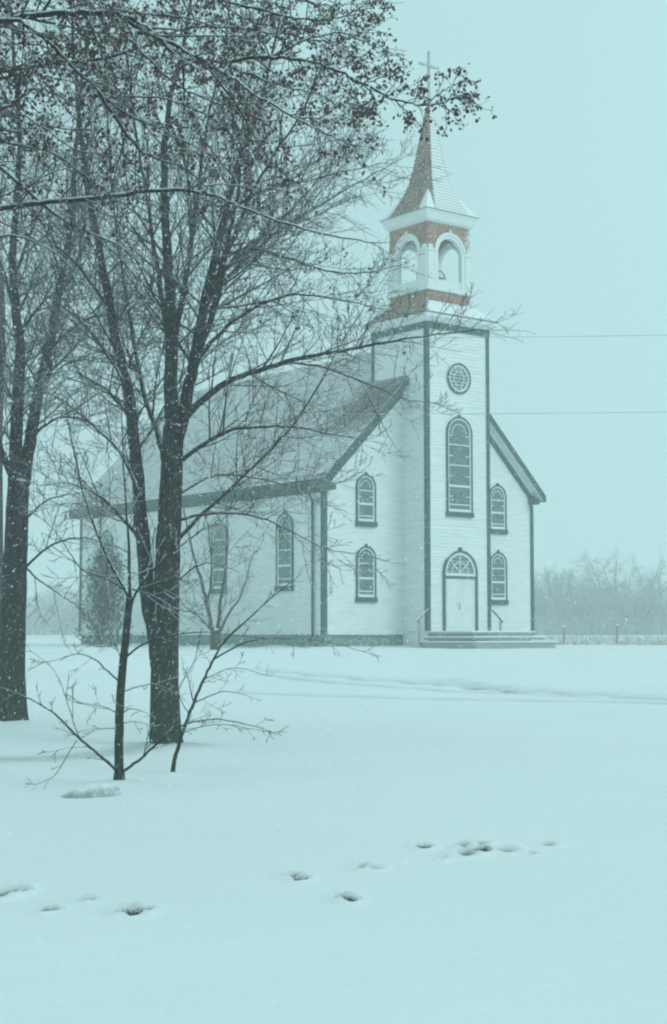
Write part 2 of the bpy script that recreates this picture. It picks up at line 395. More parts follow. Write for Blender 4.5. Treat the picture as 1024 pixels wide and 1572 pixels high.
# nave walls
w = CB()
UND = RZ(0) - .22
prof = [(.0, .12), (WD, .12), (WD, UND), (WD/2, UND + WD/2), (0, UND)]
w.prism([(u+(.002 if u==0 else -.002 if u==WD else 0), .002, z) for u, z in prof], [(u+(.002 if u==0 else -.002 if u==WD else 0), LN - .002, z) for u, z in prof])
gx = lambda z: (max(0, z - UND), WD - max(0, z - UND))
siding(w, fN, gx, .12, UND + WD/2 - .05)
siding(w, lambda a, z, d: (a, LN + d, z), gx, .12, UND + WD/2 - .05)
siding(w, sN, lambda z: (0, LN), .12, UND)
siding(w, lambda a, z, d: (WD + d, a, z), lambda z: (0, LN), .12, UND)
w.build('nave_wall', M['siding'])
fnd = CB(); fnd.box(.02, WD-.02, .02, LN-.02, -1.2, .10); fnd.box(-.05, WD+.05, -.05, LN+.05, .10, .16)
fnd.build('foundation', M['foundation'])
# roof in overlapping courses
r = CB()
n = int((WD/2 + EU) / .125)
du = (WD/2 + EU) / n
for sgn in (0, 1):
    for i in range(n):
        ua = -EU + i*du - (.02 if i else 0); ub = -EU + (i+1)*du
        za = EZ + i*du + .022 - (.02 if i else 0); zb = EZ + (i+1)*du
        A = [(ua, za), (ub, zb), (ub, zb - .11), (ua, za - .14)]
        if sgn: A = [(WD - u, z) for u, z in A]
        r.prism([(u, -.46, z) for u, z in A], [(u, LN + .46, z) for u, z in A])
r.prism([(WD/2-.14, -.47, EZ+EU+WD/2-.10), (WD/2, -.47, EZ+EU+WD/2+.07), (WD/2+.14, -.47, EZ+EU+WD/2-.10)],
        [(WD/2-.14, LN+.47, EZ+EU+WD/2-.10), (WD/2, LN+.47, EZ+EU+WD/2+.07), (WD/2+.14, LN+.47, EZ+EU+WD/2-.10)])
r.build('roof', M['roof'])
def slope_board(mb, u0, u1, off0, off1, v0, v1, flip):
    A = [(u0, RZ(0)+u0-off0), (u1, RZ(0)+u1-off0), (u1, RZ(0)+u1-off1), (u0, RZ(0)+u0-off1)]
    if flip: A = [(WD-u, z) for u, z in A]
    mb.prism([(u, v0, z) for u, z in A], [(u, v1, z) for u, z in A])
for flip in (0, 1):
    for vend in (0, 1):
        q = lambda a, b_: (a, b_) if not vend else (LN - b_, LN - a)
        fa = CB(); slope_board(fa, -EU+.002, WD/2, .03, .34, *q(-.495, -.45), flip); fa.build('rake_board', M['trim'])
        sf = CB(); slope_board(sf, -EU+.01, WD/2, .20, .26, *q(-.448, -.002), flip); slope_board(sf, .0, WD/2, .262, .498, *q(-.10, -.048), flip); sf.build('rake_soffit', M['white'])
        fr = CB(); slope_board(fr, .0, WD/2, .50, .82, *q(-.085, -.048), flip)
        fr.build('gable_frieze', M['trim'])
        rt = CB(); U = (-EU + .004, .28) if not flip else (WD - .22, WD + .10)
        rt.box(*U, *q(-.44, -.05), EZ - .44, EZ - .16)
        rt.build('eave_return', M['trim'])
for u0, sg in ((0, -1), (WD, 1)):
    fa = CB(); a, b_ = sorted((u0 + sg*(EU+.004), u0 + sg*(EU+.05))); fa.box(a, b_, -.46, LN+.46, EZ-.30, EZ-.02)
    a, b_ = sorted((u0 + sg*.04, u0 + sg*(EU+.002))); fa.box(a, b_, .0, LN, EZ-.26, EZ-.20); fa.build('eave_board', M['trim'])
    fr = CB(); a, b_ = sorted((u0 + sg*.048, u0 + sg*.09)); fr.box(a, b_, .14, LN-.14, EZ-.52, EZ-.262); fr.build('eave_frieze', M['trim'])
def corner(uc, vc, su, sv, z0, z1, wd=.12):
    c = CB(); p = .075
    c.box(*sorted((uc + su*.048 - su*(wd+.048), uc + su*p)), *sorted((vc + sv*.048, vc + sv*p)), z0, z1)
    c.box(*sorted((uc + su*.048, uc + su*p)), *sorted((vc - sv*wd, vc + sv*.048)), z0, z1)
    c.build('corner_board', M['trim'])
for uc, su in ((0, -1), (WD, 1)):
    corner(uc, 0, su, -1, .16, EZ-.47); corner(uc, LN, su, 1, .16, EZ-.47)
dsp = CB()
dsp.tube([Vector((-.40, .58, EZ-.28)), Vector((-.36, .58, EZ-.5)), Vector((-.14, .58, EZ-.85)), Vector((-.13, .58, 3.0)), Vector((-.13, .58, .1)), Vector((-.28, .58, -.12))], [.055]*6, 8, True)
dsp.build('downspout', M['trim'], smooth=True)

def window(Mf, c, z0, z1, wd, bars, parent=CH, tall=False, mid=()):
    k = CB(); t = .085
    O = arch(c, z0+.02, z1, wd); I = arch(c, z0+.16, z1-t, wd-2*t)
    k.ring(O, I, Mf, .005, .105, True)
    k.mbox(Mf, c-wd/2-.03, c+wd/2+.03, z0-.05, z0+.155, .006, .15)                # sill
    k.mbox(Mf, c-.045, c+.045, z1-.03, z1+.07, .02, .13)                            # small finial block on the arch
    win = k.build('window', M['trimdark'], parent)
    f = CB(); w2 = wd - 2*t
    O = arch(c, z0+.16, z1-t, w2-.004); I = arch(c, z0+.27, z1-t-.055, w2-.11)
    f.ring(O, I, Mf, .012, .088, True)
    w3 = w2 - .11
    for i, z in enumerate(bars):
        th = .085 if i == 0 else .045
        f.mbox(Mf, c-w3/2-.002, c+w3/2+.002, z-th/2, z+th/2, .047, .080)
    sp = w2*.17
    ztop = z1 - t - .055 - w3/2
    O = arch(c, ztop-.02, z1-t-.055-sp*.8, w3-2*sp+.06); I = arch(c, ztop-.02, z1-t-.055-sp*.8-.03, w3-2*sp)
    f.ring(O, I, Mf, .047, .062, False)
    for z in mid:
        for s_ in (-1, 1): f.mbox(Mf, *sorted((c+s_*w3/2, c+s_*(w3/2-sp))), z-.018, z+.018, .047, .066)
    f.build('frame', M['white'], win)
    g_ = CB(); A = arch(c, z0+.2, z1-t-.03, w2-.08)
    g_.prism([Mf(a,z,.036) for a,z in A], [Mf(a,z,.046) for a,z in A]); g_.build('pane', M['glass'], win)
    return win
for c in (2.14, WD-2.14):
    window(fN, c, 1.52, 3.78, 1.04, (2.45, 1.92, 3.05), mid=(2.75,))
    window(fN, c, 4.62, 6.74, 1.04, (5.50, 5.0, 6.05), mid=(5.8,))
for i in range(4):
    for Mf in (sN, lambda a, z, d: (WD + d, a, z)):
        window(Mf, 2.55 + 4.83*i, 2.0, 5.2, 1.16, (3.0, 2.45, 3.65, 4.3), mid=(3.3, 4.0))
window(fT, CU+.03, 5.10, 9.28, 1.46, (6.34, 5.56, 7.21, 8.07), tall=True, mid=(5.9, 6.75, 7.6, 8.45))

# steps and platform
for i, (ex, vf, zt) in enumerate(((.50, 4.95, -.10), (.26, 4.55, .10), (.0, 4.16, .30))):
    s_ = CB(); s_.box(CU-TS-ex, CU+TS+ex, -vf, (TV-.078 if i < 2 else TV), -.9 if i == 0 else zt-.2+.05, zt-.06)
    st = s_.build('step', M['step'])
    s_ = CB(); s_.box(CU-TS-ex-.03, CU+TS+ex+.03, -vf-.05, (TV-.08 if i < 2 else TV+.002), zt-.058, zt)
    s_.build('snow_cover', M['snow'], st)
for sg in (-1, 1):
    h = CB(); u0 = CU + sg*(TS+.08); u1 = CU + sg*(TS+.62); v = TV - .12
    h.tube([Vector((u0, v, 1.18)), Vector((u0+sg*.1, v, 1.12)), Vector((u1, v, .74)), Vector((u1+sg*.08, v, .68))], [.04]*4, 6, True)
    hr = h.build('handrail', M['iron'])
    h = CB(); h.tube([Vector((u1-sg*.05, v, -.28)), Vector((u1-sg*.05, v, .74))], [.05]*2, 6, True)
    h.build('rail_post', M['post'], hr)

# tower
t = CB(); a0, a1, b0, b1 = CU-TS, CU+TS, TV, CV+TS
TZ = 12.85
t.box(a0+.002, a1-.002, b0+.002, b1-.002, -.9, 13.28)
for Mf, e in ((fT, (a0, a1)), (lambda a, z, d: (a, b1 + d, z), (a0, a1)), (sT, (b0, b1)), (lambda a, z, d: (a1 + d, a, z), (b0, b1))):
    siding(t, Mf, lambda z, e=e: e, .30, TZ+.3)
t.build('tower_wall', M['siding'])
for uc, su in ((a0, -1), (a1, 1)):
    for vc, sv in ((b0, -1), (b1, 1)):
        corner(uc, vc, su, sv, .302, TZ, .105)
def sq(mb, s0, s1, z0, z1, cap=True):
    vs = [(CU+i*s0, CV+j*s0, z0) for i, j in ((-1,-1),(1,-1),(1,1),(-1,1))] + [(CU+i*s1, CV+j*s1, z1) for i, j in ((-1,-1),(1,-1),(1,1),(-1,1))]
    mb.add(vs, [(3,2,1,0),(4,5,6,7),(0,1,5,4),(1,2,6,5),(2,3,7,6),(3,0,4,7)])
c = CB(); sq(c, TS+.09, TS+.09, TZ, 13.12); c.build('tower_frieze', M['trim'])
c = CB(); sq(c, TS+.10, TS+.30, 13.122, 13.30); sq(c, TS+.33, TS+.33, 13.30, 13.44); c.build('tower_cornice', M['white'])
c = CB(); sq(c, TS+.36, TS+.36, 13.44, 13.475); c.build('cornice_edge', M['trimdark'])
c = CB(); sq(c, TS+.34, 1.29, 13.476, 14.12); c.build('skirt_roof', M['spire'])
c = CB()                                                                              # snow lying on the skirt, thick to windward
c.add([(CU-1.22,CV-1.30,14.15),(CU+1.30,CV-1.30,14.15),(CU+2.02,CV-2.02,13.52),(CU-1.95,CV-2.02,13.52),
       (CU-1.22,CV-1.30,14.03),(CU+1.26,CV-1.26,14.03),(CU+2.00,CV-2.00,13.49),(CU-1.95,CV-2.00,13.49)],
      [(3,2,1,0),(4,5,6,7),(0,1,5,4),(1,2,6,5),(2,3,7,6),(3,0,4,7)])
c.build('snow_cover', M['snow'], None).parent = CH
# belfry: four walls each pierced by an arch
BS = 1.21; bz0, bz1 = 14.05, 17.55
def bface(k):
    ca, sa = math.cos(k*math.pi/2), math.sin(k*math.pi/2)
    def Mf(a, z, d, s=BS):
        x, y = a, -(s + d)
        return (CU + x*ca - y*sa, CV + x*sa + y*ca, z)
    return Mf
bw = CB(); sur = CB()
AW, AZ0, AZ1 = 1.50, 15.02, 17.0
for k in range(4):
    Mf = bface(k); TT = .10
    A = arch(0, AZ0, AZ1, AW, 14)
    arc = A[1:-1]; zs = arc[0][1]
    # courses of shingle either side, above and below; each course steps a little
    z = bz0
    while z < bz1 - 1e-4:
        zt = min(z + .10, bz1)
        def hole(zz):
            if zz <= AZ0 or zz >= AZ1: return 0
            if zz <= zs: return AW/2
            return math.sqrt(max(0, (AW/2)**2 - (zz-zs)**2))
        zc = (z+zt)/2; hw = hole(zc)
        segs = [(-BS, BS)] if hw <= 0 else [(-BS, -hw), (hw, BS)]
        for s0, s1 in segs:
            e0, e1 = (.03 if s0 == -BS else 0), (.03 if s1 == BS else 0)
            bw.add([Mf(s0,z,-TT),Mf(s1,z,-TT),Mf(s1+e1,z,.03),Mf(s0-e0,z,.03),Mf(s0,zt,-TT),Mf(s1,zt,-TT),Mf(s1,zt,.004),Mf(s0,zt,.004)],
                   [(0,1,2,3),(3,2,6,7),(0,3,7,4),(1,5,6,2),(4,7,6,5),(0,4,5,1)])
        z = zt
    O = arch(0, AZ0-.22, AZ1+.14, AW+.20, 18); I = arch(0, AZ0-.22, AZ1-.06, AW-.16, 18)
    sur.ring(O, I, Mf, -.11, .09, False)
    O = arch(0, AZ0, AZ1+.20, AW+.30, 18); I = arch(0, AZ0, AZ1+.08, AW+.10, 18)
    sur.ring(O[1:-1], I[1:-1], Mf, .09, .13, False)
    sur.mbox(Mf, -AW/2+.09, AW/2-.09, AZ0-.22, AZ0+.10, -.108, .05)                   # parapet under the arch
    sur.mbox(Mf, -.05, .05, AZ1+.12, AZ1+.30, .05, .15)                               # keystone
    for s_ in (-1, 1):
        sur.mbox(Mf, s_*(BS-.155)-.185, s_*(BS-.155)+.185, AZ0-.22, 16.30, .031, .10)     # corner pilasters
        sur.mbox(Mf, s_*(BS-.15)-.21, s_*(BS-.15)+.21, 16.30, 16.40, .031, .14)
        sur.mbox(Mf, s_*(BS-.12)-.12, s_*(BS-.12)+.12, 16.40, 16.56, .031, .11)
bel = bw.build('belfry', M['shingle'])
sur.build('arch_surround', M['white'], bel)
c = CB()
for k in range(4): c.mbox(bface(k), -BS-.10, BS+.10, 14.62, 14.80, .031, .13)
c.build('belfry_sill', M['white'], bel)
fl = CB(); fl.box(CU-BS+.12, CU+BS-.12, CV-BS+.12, CV+BS-.12, 14.4, 14.9); fl.build('belfry_floor', M['snow'], bel)
ce = CB(); sq(ce, BS-.12, BS-.12, 17.38, 17.54); ce.build('belfry_ceiling', M['white'], bel)
c = CB(); sq(c, BS+.04, 1.34, 17.552, 17.64); sq(c, 1.36, 1.48, 17.64, 17.96); sq(c, 1.50, 1.50, 17.96, 18.02); c.build('spire_cornice', M['white'])
c = CB(); sq(c, 1.525, 1.525, 18.02, 18.045); c.build('cornice_edge', M['trimdark'])
# flared eight-sided spire in courses
sp_ = CB(); prof = [(18.045, 1.50), (18.25, 1.36), (18.5, 1.22), (18.81, 1.05), (19.2, .87), (19.7, .70), (20.4, .545), (21.5, .355), (22.4, .20), (23.1, .07)]
def aw(z):
    for (z0, a0_), (z1, a1_) in zip(prof[:-1], prof[1:]):
        if z <= z1: return a0_ + (a1_ - a0_) * (z - z0) / (z1 - z0)
    return prof[-1][1]
def octv(a, z, k):
    return [(CU+x*a, CV+y*a, z) for x, y in ((-k,-1),(k,-1),(1,-k),(1,k),(k,1),(-k,1),(-1,k),(-1,-k))]
z = 18.045; kk = .66
while z < 23.05:
    zt = min(z + .15, 23.1)
    sp_.prism(octv(aw(z) + .03, z, kk), octv(aw(zt) - .002, zt + .002, kk)); z = zt
spi = sp_.build('spire', M['spire'])
for i in (-1, 1):
    for j in (-1, 1):                                                                 # broaches: snow-filled corners at the spire's foot
        c = CB(); a = 1.49
        base = [(CU+i*a*.60, CV+j*a, 18.05), (CU+i*a, CV+j*a, 18.05), (CU+i*a, CV+j*a*.60, 18.05)]
        m_ = (CU+i*aw(19.15)*.84, CV+j*aw(19.15)*.84, 19.15)
        c.add([*base, m_], [(0,1,2),(0,1,3),(1,2,3),(0,2,3)])
        c.build('broach', M['snow'], spi)
cr = CB(); 
cr.tube([Vector((CU, CV, 22.95)), Vector((CU, CV, 23.25))], [.09, .05], 8, True)
cr.mbox(lambda a, z, d: (CU+a, CV+d, z), -.052, .052, 23.2, 25.5, -.045, .045)
cr.mbox(lambda a, z, d: (CU+a, CV+d, z), -.56, -.053, 24.81, 24.91, -.035, .035)
cr.mbox(lambda a, z, d: (CU+a, CV+d, z), .053, .56, 24.81, 24.91, -.035, .035)
cr.build('cross', M['cross'], spi)
# round window
k = CB(); rc = (CU+.03, 10.88)
k.ring(circ(*rc, .66), circ(*rc, .57), fT, .005, .11, True)
rw = k.build('round_window', M['trimdark'])
f = CB(); f.ring(circ(*rc, .569), circ(*rc, .50), fT, .012, .09, True)
f.ring(circ(*rc, .30), circ(*rc, .27), fT, .045, .075, True)
for a in range(8):
    q = a*math.pi/4 + math.pi/8; ca, sa = math.cos(q), math.sin(q)
    A = [(rc[0]+ca*.29-sa*.014, rc[1]+sa*.29+ca*.014), (rc[0]+ca*.505-sa*.014, rc[1]+sa*.505+ca*.014), (rc[0]+ca*.505+sa*.014, rc[1]+sa*.505-ca*.014), (rc[0]+ca*.29+sa*.014, rc[1]+sa*.29-ca*.014)]
    f.prism([fT(a_, z_, .046) for a_, z_ in A], [fT(a_, z_, .07) for a_, z_ in A])
f.build('frame', M['white'], rw)
g_ = CB(); A = circ(*rc, .52); g_.prism([fT(a,z,.035) for a,z in A], [fT(a,z,.043) for a,z in A]); g_.build('pane', M['glass'], rw)
# door
k = CB(); dc = CU+.03; dw = 1.92; t = .10
k.ring(arch(dc, .302, 3.66, dw, 20), arch(dc, .302, 3.66-t, dw-2*t, 20), fT, .005, .13, False)
k.mbox(fT, dc-dw/2+t+.002, dc+dw/2-t-.002, 2.48, 2.58, .02, .115)
k.mbox(fT, dc-.06, dc+.06, 3.62, 3.78, .02, .15)
dr = k.build('doorway', M['trimdark'])
d = CB()
for sg in (-1, 1):
    x0, x1 = sorted((dc+sg*.006, dc+sg*(dw/2-t-.002)))
    d.mbox(fT, x0, x1, .305, 2.478, .036, .062)
    for z0_, z1_ in ((.45, 1.15), (1.30, 2.33)):
        d.ring([(x0+.13,z0_),(x1-.13,z0_),(x1-.13,z1_),(x0+.13,z1_)], [(x0+.18,z0_+.05),(x1-.18,z0_+.05),(x1-.18,z1_-.05),(x0+.18,z1_-.05)], fT, .0622, .075, True)
dd = d.build('door', M['door'], dr)
hh = CB(); hh.tube([Vector(fT(dc-.07, 1.2, .07)), Vector(fT(dc-.07, 1.24, .12)), Vector(fT(dc-.07, 1.42, .12)), Vector(fT(dc-.07, 1.46, .07))], [.015]*4, 6, True)
hh.build('handle', M['brass'], dr)
f = CB(); w2 = dw-2*t
f.ring(arch(dc, 2.582, 3.66-t, w2-.004, 20), arch(dc, 2.66, 3.66-t-.10, w2-.20, 20), fT, .015, .10, True)
f.mbox(fT, dc-w2/2+.1, dc+w2/2-.1, 2.582, 2.70, .015, .105)
rr = (w2-.2)/2; zb = 3.66-t-.10-rr
f.ring([(dc+(rr*.62)*math.cos(math.pi*i/16), zb+(rr*.62)*math.sin(math.pi*i/16)) for i in range(17)], [(dc+(rr*.62-.035)*math.cos(math.pi*i/16), zb+(rr*.62-.035)*math.sin(math.pi*i/16)) for i in range(17)], fT, .045, .08, False)
for q in (math.radians(45), math.radians(90), math.radians(135)):
    ca, sa = math.cos(q), math.sin(q); zz = 2.70
    L = rr + (zb - zz) * sa
    A = [(dc-sa*.02, zz+ca*.02), (dc+ca*L-sa*.02, zz+sa*L+ca*.02), (dc+ca*L+sa*.02, zz+sa*L-ca*.02), (dc+sa*.02, zz-ca*.02)]
    f.prism([fT(a_, z_, .047) for a_, z_ in A], [fT(a_, z_, .078) for a_, z_ in A])
fl_ = f.build('fanlight', M['white'], dr)
g_ = CB(); A = arch(dc, 2.60, 3.66-t-.04, w2-.1, 20); g_.prism([fT(a,z,.036) for a,z in A], [fT(a,z,.044) for a,z in A]); g_.build('pane', M['glass'], dr)
# bell hanging in the belfry
CHM = Matrix.Translation(CH.location) @ Matrix.Rotation(CH.rotation_euler.z, 4, 'Z')
bl = empty('church_bell', CHM @ Vector((CU-.22, CV-.25, 14.93+DZ)), CH.rotation_euler.z)
tag(bl, 'small dark bell with its wheel hanging in the open belfry', 'bell')
b_ = MB(); prof_b = [(.36,.0),(.33,.03),(.27,.12),(.22,.26),(.19,.38),(.14,.47),(.0,.50)]
nn_ = 20
b_.add([(r_*math.cos(2*math.pi*i/nn_), r_*math.sin(2*math.pi*i/nn_), z_) for r_, z_ in prof_b for i in range(nn_)],
       [(j*nn_+i, j*nn_+(i+1)%nn_, (j+1)*nn_+(i+1)%nn_, (j+1)*nn_+i) for j in range(len(prof_b)-1) for i in range(nn_)])
b_.build('bell_body', M['bell'], bl, smooth=True)
b_ = MB(); b_.tube([Vector((-.75, 0, .56)), Vector((.75, 0, .56))], [.05, .05], 6, True); b_.tube([Vector((-.7,0,-.1)), Vector((-.7,0,.56))], [.04,.04], 6, True); b_.tube([Vector((.7,0,-.1)), Vector((.7,0,.56))], [.04,.04], 6, True)
b_.build('headstock', M['wood'], bl)
b_ = MB(); b_.tube([Vector((.48, .42*math.cos(2*math.pi*i/24), .42+.42*math.sin(2*math.pi*i/24))) for i in range(25)], [.03]*25, 6)
b_.build('bell_wheel', M['iron'], bl)
# ------------------------------------------------------------------ trees
def rnd(a, b): return random.uniform(a, b)
def rvec():
    while True:
        v = Vector((rnd(-1,1), rnd(-1,1), rnd(-1,1)))
        if .01 < v.length < 1: return v.normalized()
def perp(t):
    p = t.cross(rvec())
    return p.normalized() if p.length > .01 else Vector((1, 0, 0))
def catmull(pts, n=4):
    out = []
    for i in range(len(pts) - 1):
        p0 = pts[max(i-1, 0)]; p1 = pts[i]; p2 = pts[i+1]; p3 = pts[min(i+2, len(pts)-1)]
        for k in range(n):
            t = k / n
            out.append(.5 * ((2*p1) + (p2-p0)*t + (2*p0-5*p1+4*p2-p3)*t*t + (3*p1-p0-3*p2+p3)*t*t*t))
    out.append(pts[-1]); return out
class Tree:
    """wood = thick limbs, twigs = fine branches, leaves = dry leaves; everything relative to the base"""
    def __init__(s, name, base, label, cat, group=None, barkm='bark', twigm='twig', leafm='leaf'):
        s.e = empty(name, base); tag(s.e, label, cat, group)
        s.base = Vector(base); s.wood = MB(); s.trunk = MB(); s.tw = MB(); s.lf = MB()
        s.bm, s.tm, s.lm = barkm, twigm, leafm
        s.up = .10; s.leafp = 0.; s.rs = 1.; s.minr = .0042; s.cut = None; s.tap = .60; s.leafs = .05
    def limb(s, pix, Y, r0, r1, bend=0., side=None, twigs=True, trunk=False, wob=.012, start=.12, sp=.15, l1=(.8, 2.3), power=.8, lens=1., leafp=None):
        """a main limb through photograph pixels; bend = how far it swings away from (+) or towards (-) the viewer"""
        n = len(pix); pts = []
        for i, q in enumerate(pix):
            t = i / (n - 1)
            pts.append(P(q[0], q[1], Y + bend * t + (q[2] if len(q) > 2 else 0)))
        pts = catmull(pts, 5)
        for i in range(2, len(pts) - 1): pts[i] = pts[i] + rvec() * wob
        m = len(pts); rad = [r0 + (r1 - r0) * (i / (m - 1)) ** power for i in range(m)]
        tp, tr = list(pts), list(rad)
        if trunk:
            dd = (pts[-1] - pts[-2]).normalized()
            for f_, k_ in ((.25, .8), (.4, .45), (.5, .1)): tp.append(pts[-1] + dd * r1 * f_); tr.append(r1 * k_)
        (s.trunk if trunk else s.wood).tube([p - s.base for p in tp], tr, 12 if trunk else 7, True)
        if twigs: s.side(pts, rad, start, sp, l1, 1, lens, leafp)
        return pts
    def side(s, pts, rad, start, sp, l1, lvl, lens=1., leafp=None):
        L = [0.]
        for a, b_ in zip(pts[:-1], pts[1:]): L.append(L[-1] + (b_ - a).length)
        tot = L[-1]; d = tot * start + rnd(0, sp)
        j = 0
        while d < tot:
            while j < len(L) - 2 and L[j+1] < d: j += 1
            t = (d - L[j]) / max(1e-6, L[j+1] - L[j]); p = pts[j].lerp(pts[j+1], t)
            tg = (pts[j+1] - pts[j]).normalized(); fr = d / tot
            r = (rad[j] + (rad[j+1] - rad[j]) * t)
            ln = rnd(*l1) * (1 - s.tap * fr) * lens
            ang = math.radians(rnd(32, 62)); dr = tg * math.cos(ang) + perp(tg) * math.sin(ang)
            s.branch(p, dr, ln, min(r * .55, .006 + ln * .009) * s.rs, lvl, leafp)
            d += sp * rnd(.6, 1.4)
        # the tip forks
        if lvl <= 2:
            tg = (pts[-1] - pts[-2]).normalized()
            for _ in range(2): s.branch(pts[-1], (tg + rvec() * .45).normalized(), rnd(*l1) * .4 * lens, rad[-1] * .8, min(lvl + 1, 3), leafp)
    def branch(s, p, d, L, r, lvl, leafp=None):
        nseg = 5 if lvl == 1 else 4 if lvl == 2 else 2
        if s.cut and not s.cut(p): return
        pts = [p.copy()]; rad = [max(r, s.minr)]; st = L / nseg; c = perp(d) * rnd(-.09, .09)
        for i in range(nseg):
            d = (d + rvec() * (.10 if lvl < 3 else .14) + c + Vector((0, 0, s.up))).normalized()
            p = p + d * st * rnd(.85, 1.15); pts.append(p.copy())
            rad.append(max(r * (1 - .75 * (i + 1) / nseg), s.minr * .8))
        s.tw.tube([q - s.base for q in pts], rad, 5 if lvl == 1 else 4 if lvl == 2 else 3)
        lp = s.leafp if leafp is None else leafp
        if lvl >= 2 and lp > 0:
            for q in pts[1:]:
                if random.random() < lp: s.leaf(q)
        if lvl < 3:
            s.side(pts, rad, .15 if lvl == 1 else .1, .13 if lvl == 1 else .10, (.45, 1.25) if lvl == 1 else (.10, .32), lvl + 1, min(1, L / 1.3) if lvl == 1 else min(1, .4 + L), leafp)
    def leaf(s, p):
        for _ in range(random.choice((1, 1, 2, 3))):
            q = p - s.base + rvec() * .03; a = (rvec() + Vector((0, 0, -.9))).normalized(); b_ = perp(a)
            c = a.cross(b_); h = s.leafs * rnd(.6, 1.3); w = h * rnd(.28, .5)
            k = q + a * h * .5; e = q + a * h
            s.lf.add([q, k + b_*w + c*w*.5, e + c*w*.4, k - b_*w + c*w*.5, k - c*w*.15], [(0, 1, 4), (1, 2, 4), (2, 3, 4), (3, 0, 4)])
    def finish(s, tname='trunk', wname='limb', cname='crown', lname='leaves'):
        if s.trunk.f: s.trunk.build(tname, M[s.bm], s.e, smooth=True, recalc=False)
        if s.wood.f: s.wood.build(wname, M[s.bm], s.e, smooth=True, recalc=False)
        if s.tw.f: s.tw.build(cname, M[s.tm], s.e, smooth=True, recalc=False)
        if s.lf.f: s.lf.build(lname, M[s.lm], s.e, recalc=False)
        return s.e
def flare(mb, base, r, n=14):
    """root swell round a trunk foot"""
    pts = [Vector((0, 0, -.25)), Vector((0, 0, .0)), Vector((0, 0, .12)), Vector((0, 0, .35)), Vector((0, 0, .7))]
    rr = [r*1.3, r*1.2, r*1.12, r*1.05, r*1.0]
    b0 = len(mb.v)
    mb.tube(pts, rr, n)
    for v in mb.v[b0:]:
        a = math.atan2(v.y, v.x); k = 1 + .12 * math.sin(a*3 + 1) * max(0, 1 - v.z*1.6)
        v.x *= k; v.y *= k

# the big many-stemmed tree in the middle
YM = T_MAIN.y
b0 = Vector((T_MAIN.x, YM, gz(T_MAIN.x, YM)))
T = Tree('maple_tree', b0, 'big bare tree with several tall stems, nearest the church, its mossy trunk behind the sapling', 'tree')
T.up = .05
flare(T.trunk, b0, .205)
T.limb([(253,1150),(252,1100),(253,1000),(256,900),(260,800),(264,720),(266,655)], YM, .225, .150, trunk=True, twigs=False, wob=.006, power=1)
T.limb([(256,900),(262,840),(266,780)], YM, .13, .10, trunk=True, twigs=False)
L_ = T.limb
L_([(252,1075),(240,985),(228,920),(219,830),(214,755),(207,680),(196,600),(178,520),(163,440),(150,370),(135,290),(125,200),(115,100),(105,-60)], YM, .135, .018, bend=.9, start=.3, power=1)
L_([(257,722),(243,668),(226,620),(212,560),(202,500),(188,420),(176,330),(165,200),(160,60)], YM, .055, .010, bend=2.2)
L_([(266,665),(262,600),(263,500),(259,420),(254,330),(252,240),(262,150),(285,60),(300,-80)], YM, .125, .016, bend=-.8)
L_([(264,560),(252,480),(240,400),(225,300),(205,180),(190,40)], YM, .05, .010, bend=-2.2)
L_([(268,520),(284,440),(296,360),(306,280),(318,190),(345,70),(360,-60)], YM, .055, .010, bend=1.8)
L_([(270,680),(283,630),(297,560),(311,480),(327,410),(343,340),(360,270),(385,195),(412,110),(435,0)], YM, .115, .014, bend=.6)
L_([(312,480),(334,425),(360,360),(385,300),(420,240),(470,160),(500,90)], YM, .045, .008, bend=-1.8)
L_([(300,560),(320,500),(338,440),(350,370),(366,290),(372,200),(390,100)], YM, .055, .009, bend=-2.4)
L_([(343,340),(372,310),(410,290),(460,280),(520,265),(590,250)], YM, .035, .006, bend=.6, lens=.7)
L_([(330,402),(380,382),(440,395),(500,415),(560,418),(612,408)], YM, .03, .005, bend=-.6, lens=.7, leafp=.10)
L_([(313,470),(360,415),(420,360),(490,315),(560,275),(622,240)], YM, .035, .005, bend=1.4, lens=.8)
L_([(322,440),(380,380),(440,330),(500,260),(540,190)], YM, .035, .005, bend=2.4, lens=.9)
L_([(300,555),(345,505),(400,468),(455,452),(530,462),(610,480)], YM, .035, .005, bend=-1.5, lens=.8, leafp=.04)
L_([(276,650),(320,606),(370,578),(440,556),(512,540),(580,528),(650,516),(742,506)], YM, .062, .006, bend=-1.6, lens=.75)
L_([(440,556),(500,565),(570,590),(620,612),(670,618)], YM, .02, .004, bend=-1.6, lens=.6, twigs=True)
L_([(268,716),(303,690),(350,662),(400,655),(440,655),(500,664),(560,676)], YM, .040, .005, bend=-2.0, lens=.75)
L_([(272,830),(305,795),(350,755),(400,705),(445,658),(485,600),(520,535),(560,470)], YM, .034, .007, bend=1.2, lens=.7)
L_([(270,800),(320,788),(390,792),(440,812),(500,842),(560,850)], YM, .026, .004, bend=-1.2, lens=.7)
L_([(272,760),(330,730),(400,735),(470,750),(520,740)], YM, .024, .004, bend=2.0, lens=.7)
L_([(220,840),(192,800),(150,760),(105,742),(60,745)], YM, .035, .005, bend=-1.4, lens=.8)
L_([(215,760),(184,695),(140,650),(90,612),(50,600)], YM, .035, .005, bend=1.4, lens=.8)
L_([(204,650),(165,600),(110,570),(60,575)], YM, .03, .005, bend=-1.9, lens=.8)
L_([(192,590),(150,520),(110,480),(60,450),(20,455)], YM, .03, .005, bend=1.8, lens=.8)
L_([(170,480),(130,420),(90,380),(40,340)], YM, .03, .005, bend=-1.4, lens=.8)
L_([(228,930),(250,905),(275,890),(300,900)], YM, .016, .004, bend=-.9, lens=.4, sp=.3)
